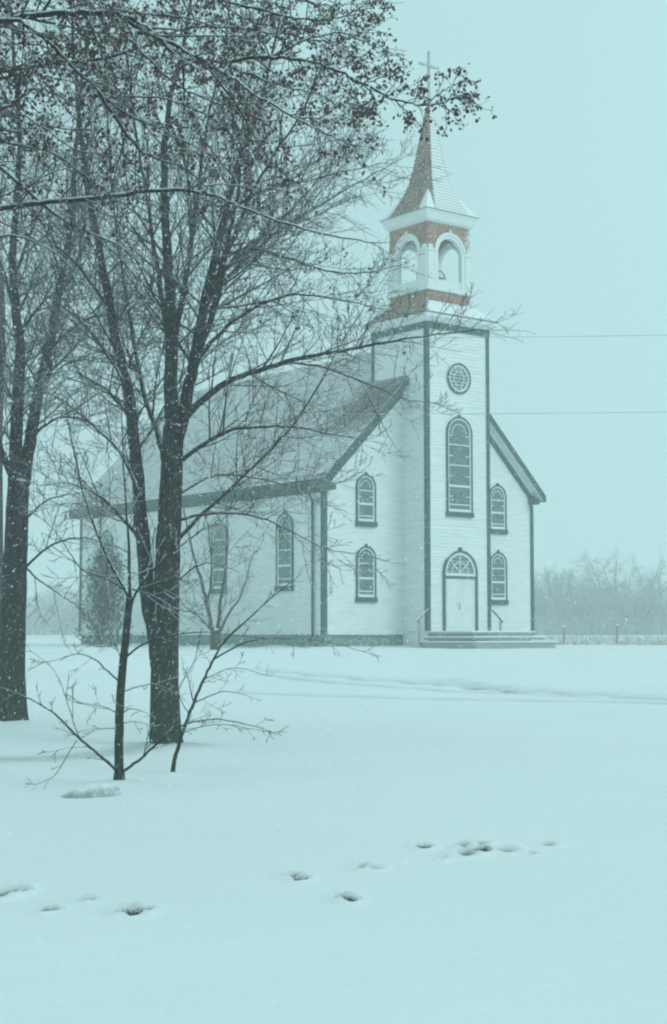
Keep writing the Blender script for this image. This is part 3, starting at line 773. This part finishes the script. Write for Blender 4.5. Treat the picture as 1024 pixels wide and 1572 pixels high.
L_([(266,900),(300,870),(330,865),(370,880)], YM, .016, .004, bend=-.9, lens=.4, sp=.3)
L_([(240,870),(215,880),(190,900)], YM, .014, .004, bend=-.9, lens=.4, sp=.3)
L_([(262,620),(300,560),(350,520),(410,500)], YM, .03, .005, bend=3.0, lens=.9)
T.finish()

# the tree at the left edge
YL = T_LEFT.y
b0 = Vector((T_LEFT.x, YL, gz(T_LEFT.x, YL) - .05))
T = Tree('maple_tree', b0, 'bare tree at the left edge of the lawn, its thick trunk forking into two stems', 'tree')
T.up = .05; flare(T.trunk, b0, .22); L_ = T.limb
L_([(18,1125),(19,1000),(22,900),(26,800),(29,740)], YL, .235, .18, trunk=True, twigs=False, wob=.008, power=1)
L_([(24,760),(24,690),(28,600),(31,540),(24,470),(20,400),(26,300),(30,200),(22,90),(12,-40)], YL, .135, .02, bend=-.6)
L_([(33,755),(46,680),(60,600),(74,540),(88,460),(100,400),(110,330),(116,240),(124,140),(140,20)], YL, .125, .018, bend=.8)
L_([(25,480),(0,400),(-30,320),(-60,200)], YL, .05, .01, bend=1.5)
L_([(22,740),(-10,660),(-40,560),(-90,460)], YL, .07, .012, bend=-1.5)
L_([(88,460),(120,400),(150,330),(190,260)], YL, .045, .008, bend=1.8)
L_([(74,540),(110,505),(150,485),(200,490)], YL, .03, .005, bend=-1.4)
L_([(60,600),(100,560),(150,550),(200,540)], YL, .03, .005, bend=1.8)
L_([(50,670),(90,640),(140,650),(180,680)], YL, .03, .005, bend=-1.9)
L_([(28,600),(10,560),(-30,540)], YL, .03, .005, bend=-1.4)
L_([(24,690),(0,650),(-30,640)], YL, .03, .005, bend=1.4)
L_([(38,872),(72,842),(100,829),(130,826),(165,836),(205,850)], YL, .024, .004, bend=-1.5, lens=.5)
L_([(40,872),(60,890),(95,915),(125,935),(150,968)], YL, .020, .004, bend=.8, lens=.5)
L_([(36,800),(70,770),(110,760),(150,780)], YL, .022, .004, bend=-.8, lens=.6)
L_([(30,520),(60,470),(110,430),(140,380)], YL, .03, .006, bend=-2.2)
L_([(24,420),(50,350),(80,280),(90,200)], YL, .035, .006, bend=1.2)
T.finish()

# young tree in front
YS = T_SAP.y
b0 = Vector((T_SAP.x, YS, gz(T_SAP.x, YS)))
T = Tree('young_tree', b0, 'thin young tree with low spreading branches standing in front of the big trunk', 'tree', twigm='twignear')
T.up = .03; T.trunk.tube([Vector((0,0,-.15)), Vector((0,0,.02)), Vector((0,0,.12))], [.075,.066,.052], 10); L_ = T.limb
kw = dict(sp=.21, l1=(.3, .8), wob=.006)
L_([(183,1206),(183,1120),(187,1040),(193,980),(199,920)], YS, .052, .040, trunk=True, twigs=False, wob=.004, power=1)
L_([(199,925),(192,905),(178,880),(160,845),(144,805),(132,770),(115,700),(100,620)], YS, .026, .005, bend=.5, **kw)
L_([(200,925),(198,850),(194,780),(189,700),(186,620)], YS, .022, .004, bend=-.5, **kw)
L_([(201,928),(212,905),(232,880),(262,852),(300,820),(340,800)], YS, .018, .004, bend=-.4, **kw)
L_([(191,905),(165,888),(140,880),(120,868),(95,830),(70,800)], YS, .014, .003, bend=-.8, **kw)
L_([(204,905),(235,915),(270,935),(300,940)], YS, .012, .003, bend=-.9, **kw)
kw = dict(sp=.21, l1=(.12, .4), wob=.006)
L_([(183,1186),(150,1157),(120,1131),(86,1097),(52,1076),(20,1062),(-12,1052)], YS, .021, .004, bend=-.8, **kw)
L_([(184,1188),(212,1168),(236,1147),(262,1125),(290,1110),(330,1104),(380,1112),(425,1126)], YS, .018, .004, bend=-.7, **kw)
L_([(186,1050),(165,1030),(145,1012),(120,1004),(95,1010),(65,1017)], YS, .012, .003, bend=-.5, **kw)
L_([(192,1010),(215,992),(250,978),(310,970),(360,975),(410,979)], YS, .014, .003, bend=-.6, **kw)
L_([(188,1062),(210,1055),(235,1050),(258,1058),(275,1068)], YS, .010, .003, bend=.4, **kw)
L_([(185,1098),(160,1085),(118,1078)], YS, .009, .003, bend=.5, **kw)
L_([(185,1120),(158,1118),(134,1124)], YS, .008, .003, bend=-.4, **kw)
L_([(186,1095),(205,1088),(228,1096)], YS, .008, .003, bend=-.4, **kw)
L_([(186,1110),(210,1108),(235,1115)], YS, .008, .003, bend=.3, **kw)
L_([(190,1020),(180,995),(172,970),(150,950)], YS, .009, .003, bend=.5, **kw)
L_([(122,1133),(110,1100),(98,1060),(80,1025),(48,1000)], YS - .35, .007, .003, bend=.3, **kw)
L_([(118,1136),(100,1165),(85,1190),(54,1204)], YS - .35, .006, .003, bend=-.2, **kw)
T.finish(wname='low_branch')

YS2 = T_SAP2.y
b0 = Vector((T_SAP2.x, YS2, gz(T_SAP2.x, YS2)))
T = Tree('young_tree', b0, 'slender sapling leaning to the right beside the foot of the big trunk', 'tree', twigm='twignear')
T.up = .04; L_ = T.limb
kw = dict(sp=.21, l1=(.2, .5), wob=.006)
L_([(265,1190),(268,1165),(279,1130),(295,1085),(312,1045),(328,1012),(345,985),(382,950),(420,915),(455,888)], YS2, .030, .005, bend=.4, trunk=False, start=.2, **kw)
L_([(280,1125),(300,1118),(340,1112),(390,1120),(425,1124)], YS2, .010, .003, bend=.6, **kw)
L_([(296,1080),(340,1062),(380,1068)], YS2, .009, .003, bend=-.4, **kw)
L_([(313,1043),(360,1025),(405,1036)], YS2, .009, .003, bend=.4, **kw)
L_([(328,1012),(380,985),(430,980),(500,985),(565,1002)], YS2, .012, .003, bend=-.5, **kw)
L_([(290,1095),(275,1060),(300,1010),(310,960)], YS2, .009, .003, bend=.6, **kw)
T.finish(wname='stem')

# small tree by the church wall
def free_tree(T, base, H, R, stems, r0, n1=.5, lens=1., sp=.5, l1=(.8, 2.), lean=.25):
    for k in range(stems):
        a = 2 * math.pi * (k + rnd(-.3, .3)) / stems; pts = [base + Vector((0, 0, -.2))]
        d = Vector((math.cos(a) * lean * rnd(.5, 1.5), math.sin(a) * lean * rnd(.5, 1.5), 1)).normalized(); p = base.copy()
        ns = 8
        for i in range(ns):
            p = p + d * (H * rnd(.8, 1.05) / ns); d = (d + rvec() * .12 + Vector((0, 0, .06))).normalized(); pts.append(p.copy())
        rad = [r0 * (1 - .9 * i / ns) + .01 for i in range(ns + 1)]
        T.wood.tube([q - T.base for q in pts], rad, 7, True)
        T.side(pts, rad, .18, sp, l1, 1, lens)
c0 = P(330, 1000, 57.); b0 = Vector((c0.x, c0.y, gz(c0.x, c0.y)))
T = Tree('small_tree', b0, 'small bare tree with forked stems in front of the church side wall', 'tree')
T.minr = .006; L_ = T.limb; kw = dict(sp=.3, l1=(.5, 1.5), wob=.02)
L_([(331,1000),(331,985),(330,968)], 57, .20, .17, trunk=True, twigs=False, power=1)
L_([(330,985),(320,940),(312,900),(300,862),(290,822),(282,780)], 57, .10, .02, bend=-.6, **kw)
L_([(332,985),(338,930),(345,880),(350,830),(346,778)], 57, .08, .02, bend=.8, **kw)
L_([(331,975),(310,950),(280,925),(262,880)], 57, .06, .015, bend=.8, **kw)
L_([(332,980),(350,945),(372,910),(385,860)], 57, .06, .015, bend=-.8, **kw)
L_([(318,930),(325,880),(322,830),(315,780)], 57, .05, .015, bend=-.8, **kw)
T.finish()

# evergreen bush against the far part of the side wall
c0 = P(160, 1000, 66.); b0 = Vector((c0.x, c0.y, gz(c0.x, c0.y)))
T = Tree('evergreen_bush', b0, 'tall dense snow-dusted bush growing against the far end of the church side wall', 'bush', leafm='ever')
T.minr = .006
for k in range(380):
    q = random.random() ** .7; h = 3.9 * q; rr_ = 1.1 * (1 - q) ** .36 * (1 + .35 * noise.noise(Vector((q*3, k*.37, 1)))) * rnd(.25, 1.1)
    a = rnd(0, 6.283); p = b0 + Vector((math.cos(a) * rr_, math.sin(a) * rr_ * .9, h))
    o_ = b0 + Vector((math.cos(a) * rr_ * .25, math.sin(a) * rr_ * .25, max(0, h - .7)))
    T.tw.tube([o_ - b0, p - b0], [.014, .006], 3)
    for _ in range(16):
        s_ = p + Vector((rnd(-.22,.22), rnd(-.22,.22), rnd(-.28,.3))); dd_ = (Vector((math.cos(a), math.sin(a), 1.1)) + rvec() * .8).normalized()
        w_ = perp(dd_) * rnd(.015, .035); e_ = dd_ * rnd(.08, .2)
        T.lf.add([s_ - b0 - w_, s_ - b0 + w_, s_ - b0 + e_], [(0, 1, 2)])
T.finish(wname='stem', cname='stems', lname='foliage')

# dark trunk behind, cut by the left edge of the view
c0 = P(-6, 1000, 40.); b0 = Vector((c0.x - .1, c0.y, gz(c0.x, c0.y)))
T = Tree('maple_tree', b0, 'partly hidden tree at the very left edge, behind the forked tree', 'tree')
T.wood.tube([Vector((0,0,-.2)), Vector((0,0,.4)), Vector((.02,0,3)), Vector((-.02,0,6)), Vector((.05,.1,9)), Vector((0,0,12))], [.34,.25,.22,.19,.13,.05], 9, True)
T.side([b0 + Vector((0,0,4)), b0 + Vector((.1,0,7)), b0 + Vector((0,.2,10)), b0 + Vector((0,0,12))], [.2,.16,.1,.05], .1, .5, (1.2, 2.6), 1)
T.finish(wname='trunk')

# near tree out of view to the left: its leafy limbs hang into the top of the picture
YN = 11.5
nb = Vector((-5.6, YN, gz(-5.6, YN)))
T = Tree('oak_tree', nb, 'near tree whose snow-topped boughs full of dry brown leaves hang across the upper left', 'tree', barkm='bough', twigm='twignear')
T.up = -.01; T.leafs = .035; T.minr = .0028; T.tap = .74; L_ = T.limb
flare(T.trunk, nb, .27)
T.trunk.tube([Vector((0,0,-.2)), Vector((.02,0,2)), Vector((-.03,.05,4)), Vector((0,0,6)), Vector((.1,.1,9)), Vector((.2,.1,11))], [.29,.26,.24,.20,.12,.04], 12, True)
kw = dict(sp=.072, l1=(.35, 1.15), wob=.01, leafp=.56)
L_([(-700,330),(-420,170),(-200,70),(0,30),(70,22),(140,18),(190,24),(225,42),(262,76),(290,92),(350,92),(420,88),(470,93),(520,108),(560,130),(600,150),(640,160),(675,158),(698,150)], YN, .034, .006, bend=.3, start=.32, **kw)
L_([(190,24),(225,50),(262,64),(300,86),(345,112),(400,150),(450,178),(500,205),(540,222)], YN+.15, .022, .005, bend=-.4, **kw)
L_([(-700,360),(-400,250),(-150,90),(0,30),(60,52),(100,90),(150,138),(200,178),(260,204),(320,236)], YN-.3, .028, .005, bend=.6, start=.35, **kw)
L_([(-600,380),(-300,250),(-100,190),(0,168),(30,150),(60,136),(95,150),(140,190)], YN+.5, .022, .005, bend=.3, start=.35, **kw)
L_([(-500,300),(-200,150),(60,100),(150,92),(220,72),(262,50),(330,40),(430,52),(510,64),(560,50)], YN+.9, .022, .005, bend=.5, start=.4, **kw)
L_([(-600,150),(-200,-20),(100,-40),(250,-20),(380,10),(470,30),(540,20),(572,-10)], YN+.3, .022, .005, bend=.5, start=.35, **kw)
L_([(-600,100),(-200,-80),(0,-60),(120,-20),(220,-30),(340,-30),(450,-20)], YN-.6, .022, .005, bend=.5, start=.35, **kw)
L_([(-500,330),(-200,240),(-60,200),(20,220),(80,235),(130,270),(160,310)], YN+1.2, .02, .005, bend=.6, start=.35, sp=.09, l1=(.35,1.), wob=.01, leafp=.55)
L_([(300,86),(340,130),(380,190),(410,240),(450,280)], YN+.3, .014, .004, bend=.8, start=.2, sp=.10, l1=(.3,.8), wob=.01, leafp=.5)
L_([(150,138),(190,200),(230,240),(290,262),(330,300)], YN, .016, .004, bend=1.0, start=.2, sp=.10, l1=(.3,.85), wob=.01, leafp=.5)
L_([(420,88),(470,60),(520,50),(555,62),(590,75)], YN+.2, .012, .004, bend=.4, start=.2, sp=.10, l1=(.25,.7), wob=.01, leafp=.6)
L_([(450,178),(490,180),(530,160),(560,168)], YN+.2, .010, .004, bend=.4, start=.1, sp=.10, l1=(.25,.6), wob=.01, leafp=.6)
for q_, dy_ in (([(-300,100),(-60,150),(40,180),(120,230),(190,240)], 1.0), ([(-300,0),(-50,60),(60,70),(160,110),(260,150)], .5), ([(-300,200),(-60,300),(30,290),(100,260),(160,290)], 1.6),
               ([(-300,60),(0,100),(60,115),(130,130),(190,150)], .8), ([(-300,120),(0,200),(50,190),(110,200),(170,230),(210,280)], 1.4),
               ([(200,60),(260,120),(310,150),(370,170),(420,200),(440,240)], 1.0), ([(300,-40),(360,20),(420,40),(480,50),(540,80)], .9),
               ([(100,-60),(150,0),(220,20),(300,30),(370,60)], -.2), ([(-100,-60),(0,-20),(60,0),(120,40),(180,100)], .2),
               ([(350,100),(400,120),(450,135),(500,150),(540,180)], .7), ([(-300,260),(-40,250),(40,270),(90,300),(130,350)], 1.8),
               ([(160,150),(240,150),(320,180),(380,230),(400,290)], 1.3), ([(400,-40),(460,0),(510,10),(550,40)], .5)):
    L_(q_, YN + dy_, .012, .004, bend=.4, start=.05, sp=.10, l1=(.3, .95), wob=.01, leafp=.55)
for q_ in ([(590,146),(606,128),(615,108)], [(634,158),(641,145),(644,134)], [(655,160),(680,140),(700,128),(722,124)], [(668,158),(690,168),(702,184)],
           [(690,140),(700,118),(704,104)], [(600,150),(622,168),(632,184)], [(560,130),(580,120),(602,116)], [(690,152),(710,150),(722,152)], [(560,132),(575,150),(570,172)]):
    L_(q_, YN + .3, .007, .003, bend=.1, start=.1, sp=.055, l1=(.08, .22), wob=.006, leafp=.6)
# bare snow-laden boughs lower down
kw = dict(sp=.34, l1=(.35, 1.1), wob=.008, leafp=.02)
L_([(-700,380),(-400,350),(-150,330),(0,320),(60,311),(150,303),(250,291),(320,298),(370,318),(440,343),(510,362),(570,372)], YN+2.2, .042, .006, bend=-.1, start=.4, **kw)
L_([(-500,330),(-200,230),(-80,215),(0,258),(60,308),(110,345),(180,375),(230,420)], YN+2.0, .035, .005, bend=.5, start=.4, **kw)
L_([(262,292),(266,265),(272,225),(278,180)], YN+2.3, .012, .004, bend=.2, **kw)
L_([(290,294),(340,282),(400,296),(450,318),(520,330)], YN+2.3, .010, .003, bend=.5, **kw)
L_([(-300,400),(-100,370),(0,362),(40,366),(90,392),(130,430)], YN+2.4, .02, .004, bend=.3, start=.4, **kw)
T.finish()

# far trees fading in the snowfall, their twigs also coloured paler for haze
def far_proto(name, label, H, stems, group, seed):
    random.seed(seed)
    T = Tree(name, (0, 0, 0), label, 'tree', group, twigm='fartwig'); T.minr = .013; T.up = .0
    ft = Vector((0, 0, 0))
    free_tree(T, ft, H * .85, 0, stems + 3, .075, sp=.20, l1=(1.0, 3.4), lean=.62)
    return T.finish(wname='trunk')
FG = 'far bare trees beyond the field'
protos = []
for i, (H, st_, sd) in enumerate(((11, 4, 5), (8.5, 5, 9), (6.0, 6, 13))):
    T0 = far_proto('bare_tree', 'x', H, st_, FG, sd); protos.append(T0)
random.seed(21)
def copy_tree(o, loc, rz, sc, label):
    c = o.copy(); COL.objects.link(c); c.location = loc; c.rotation_euler = (0, 0, rz); c.scale = (sc,)*3; c['label'] = label
    for ch in list(o.children):
        k = ch.copy(); COL.objects.link(k); k.parent = c
    return c
FAR = [ # px of trunk, distance, proto, scale, label
 (955,158,0,.98,'tallest of the hazy bare trees beyond the field, right of the church'),
 (872,150,1,.86,'rounded hazy bare tree beyond the field, nearest right of the church steps'),
 (905,172,1,.95,'hazy bare tree just left of the tallest one beyond the field'),
 (832,165,2,1.3,'low hazy tree showing beside the church right corner board'),
 (1000,165,1,.90,'hazy bare tree to the right of the tallest one beyond the field'),
 (928,150,2,.85,'short thicket tree beyond the field, below and left of the tallest one'),
 (1030,150,0,.75,'faint bare tree cut by the right edge of the view'),
 (888,140,2,.75,'short bushy tree behind the left fence post'),
 (980,140,2,.75,'short bushy tree behind the field, right of the right fence post'),
 (850,180,0,.75,'very faint tall tree behind the rounded one, close to the church'),
 (60,185,1,.75,'faint far tree between the two left trunks, nearest the left trunk'),
 (95,190,2,1.1,'faint low tree beyond the snow, left of the church far corner'),
 (118,200,1,.8,'faint far tree touching the church far corner'),
 (30,195,0,.6,'very faint tree behind the left trunk'),
 (-20,180,1,.9,'far tree hidden beyond the left edge'),
]
used = set()
for px, Y, k, sc, lab in FAR:
    if lab.startswith('far tree hidden'): continue
    Y *= 1.3; sc *= 1.3; c0 = P(px, 980, Y); loc = (c0.x, c0.y, g0(c0.x, c0.y))
    if k not in used:
        used.add(k); o = protos[k]; o.location = loc; o.scale = (sc,)*3; o.rotation_euler = (0, 0, rnd(0, 6)); o['label'] = lab
    else: copy_tree(protos[k], loc, rnd(0, 6.28), sc, lab)
# brush that runs along the foot of the far trees
br = MB()
for i in range(7000):
    s_ = random.random(); 
    if s_ < .62: px = rnd(815, 1120)
    elif s_ < .8: px = rnd(-60, 128)
    else: px = rnd(128, 815)
    Y = rnd(165, 235); c0 = P(px, 980, Y); h = rnd(.6, 2.8) * (1 if random.random() < .4 else .5)
    z0 = g0(c0.x, c0.y); d = Vector((rnd(-.6,.6), rnd(-.6,.6), 1))
    p = Vector((c0.x, c0.y, z0)); br.tube([p, p + d * h * .5, p + d * h + rvec() * .3], [.022, .016, .010], 3)
    for _ in range(3):
        q = p + d * h * rnd(.3, .8); br.tube([q, q + (d + rvec() * 1.2) * h * .35], [.02, .01], 3)
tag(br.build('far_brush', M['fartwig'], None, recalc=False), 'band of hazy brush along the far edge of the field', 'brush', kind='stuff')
# dry grass standing through the snow of the field
gr = MB()
for i in range(2500):
    y = 82 + 60 * random.random() ** 1.2; x = y * rnd(.125, .26); z0 = g0(x, y); h = rnd(.08, .3)
    p = Vector((x, y, z0 - .02)); e = p + Vector((rnd(-.12,.12), rnd(-.1,.1), h)); w_ = Vector((.022, 0, 0))
    gr.add([p - w_, p + w_, e], [(0, 1, 2)])
tag(gr.build('field_grass', M['straw'], None, recalc=False), 'dry grass poking through the snow of the field right of the church', 'grass', kind='stuff')
# fence posts on the field
FP = [(866,96,.95,'left wooden post standing in the snowy field right of the church'), (947,92,1.05,'right wooden post standing in the snowy field, its top capped with snow')]
for px, Y, h, lab in FP:
    c0 = P(px, 980, Y); e = empty('fence_post', (c0.x, c0.y, g0(c0.x, c0.y))); tag(e, lab, 'fence post', 'posts in the field')
    b_ = MB(); b_.tube([Vector((0,0,-.3)), Vector((.01,0,.5)), Vector((.02,.01,h))], [.085,.08,.075], 8, True); b_.build('post', M['wood'], e)
    b_ = MB(); b_.tube([Vector((.02,.01,h+.001)), Vector((.02,.01,h+.05)), Vector((.02,.01,h+.09))], [.085,.075,.03], 8, True); b_.build('snow_cap', M['snow'], e)
# power lines crossing in front of the church
def wire(pL, pR, Y0, Y1, sag, lab):
    a = P(*pL, Y0); b_ = P(*pR, Y1); pts = []
    for i in range(41):
        t = i / 40; p = a.lerp(b_, t); p.z -= sag * 4 * t * (1 - t); pts.append(p)
    m_ = MB(); m_.tube(pts, [.008] * 41, 5, True); o = m_.build('power_line', M['wire']); tag(o, lab, 'power line', 'power lines across the view')
wire((-500,505), (1600,500), 44, 44, .30, 'upper of the two thin power lines, crossing level with the tower cornice')
wire((-500,628), (1600,622), 44, 44, .20, 'lower of the two thin power lines, crossing below the round window')
# half buried stone and fallen twig
c0 = hit(140, 1222); e = MB(); random.seed(5)
nn_ = 22; rows = 7
for j in range(rows):
    ph = j / (rows - 1) * math.pi / 2
    for i in range(nn_):
        a = 2 * math.pi * i / nn_; k = 1 + .18 * noise.noise(Vector((math.cos(a)*1.2, math.sin(a)*1.2, j*.3)))
        e.v.append(Vector((.33 * k * math.cos(a) * math.cos(ph) + .09*math.sin(ph), .22 * k * math.sin(a) * math.cos(ph), -.05 + .18 * math.sin(ph))))
for j in range(rows - 1):
    for i in range(nn_): e.f.append((j*nn_+i, j*nn_+(i+1) % nn_, (j+1)*nn_+(i+1) % nn_, (j+1)*nn_+i))
o = e.build('stone', M['rock'], smooth=True); o.location = (c0.x, c0.y, gz(c0.x, c0.y)); o.rotation_euler = (0, 0, .25)
tag(o, 'flat grey snow-dusted stone lying left of the young tree foot', 'stone')
e = MB(); c0 = hit(416, 1107)
e.tube([Vector((-.07,.05,.012)), Vector((-.02,.02,.02)), Vector((.04,-.01,.018)), Vector((.065,-.06,.01))], [.006,.009,.008,.004], 6, True)
o = e.build('fallen_twig', M['bark']); o.location = (c0.x, c0.y, gz(c0.x, c0.y)); tag(o, 'short dark bent twig lying on the open snow', 'twig')
# grass tufts showing in the holes broken through the snow
TL = {16:'dark grass tuft at the right end of the largest broken patch', 13:'grass tuft in the hole between the middle pair and the largest patch', 1:'dark grass in the small hole at the far left edge of the snow', 2:'dark grass tuft in the round hole left of the two front holes', 5:'dark grass tuft in the wide hole at lower left', 8:'dark grass tuft in the hole left of the middle pair',
      9:None, 10:'dark grass tuft in the nearest of the middle holes', 14:'darkest grass tuft, at the left end of the largest broken patch', 15:'dark grass tuft in the middle of the largest broken patch'}
for i, lab in TL.items():   # blades stand in the melted hollows
    if not lab or i >= len(HW): continue
    p, r, dp, br_ = HW[i]; t_ = MB()
    for _ in range(int(90 * br_) + 10):
        a = rnd(0, 6.28); q = r * .75 * math.sqrt(random.random()); s_ = Vector((q*math.cos(a), q*math.sin(a)*1.6, -.01))
        h = rnd(.03, .10) * (.3 + .7 * br_); e_ = s_ + Vector((math.cos(a)*h*.7 + rnd(-.01,.01), math.sin(a)*h*.5, h)); w_ = Vector((.008, .003, 0))
        t_.add([s_ - w_, s_ + w_, e_], [(0, 1, 2)])
    o = t_.build('grass_tuft', M['tuft'], None, recalc=False); o.location = (p.x, p.y, gz(p.x, p.y) - .005)
    tag(o, lab, 'grass', 'grass tufts in the broken snow')
# snowflakes in the air
random.seed(99); fk = MB()
for i in range(46000):
    y = 5 + 62 * random.random() ** .8; x = y * rnd(-.26, .26); z = EYE + y * rnd(-.25, .42)
    if z < g0(x, y) + .05: continue
    r = rnd(.003, .007) * (1 if y > 14 else .6) * (1 + y / 70); c0 = Vector((x, y, z))
    k = len(fk.v); fk.v += [c0 + Vector((r,0,-r*.6)), c0 + Vector((-r*.6,r,-r*.6)), c0 + Vector((-r*.6,-r,-r*.6)), c0 + Vector((r*.5,0,r*1.4))]
    fk.f += [(k,k+2,k+1), (k,k+1,k+3), (k+1,k+2,k+3), (k+2,k,k+3)]
tag(fk.build('falling_snow', M['snow'], None, recalc=False), 'snowflakes drifting down through the air everywhere', 'snowflakes', kind='stuff')
# ------------------------------------------------------------------ haze (falling snow thickens the air)
hz = MB(); hz.box(-640, 640, -110, 640, -2.5, 34.0)
m, nt, b = mat_new('snow_haze'); nt.nodes.remove(b)
pv = N(nt, 'ShaderNodeVolumePrincipled'); pv.inputs['Color'].default_value = (.96, .985, .985, 1)
pv.inputs['Density'].default_value = HAZE_DENSITY; pv.inputs['Anisotropy'].default_value = 0.0
nt.links.new(pv.outputs[0], nt.nodes['Material Output'].inputs['Volume'])
tag(hz.build('haze', m), 'pale haze of falling snow filling the air', 'haze', kind='stuff')
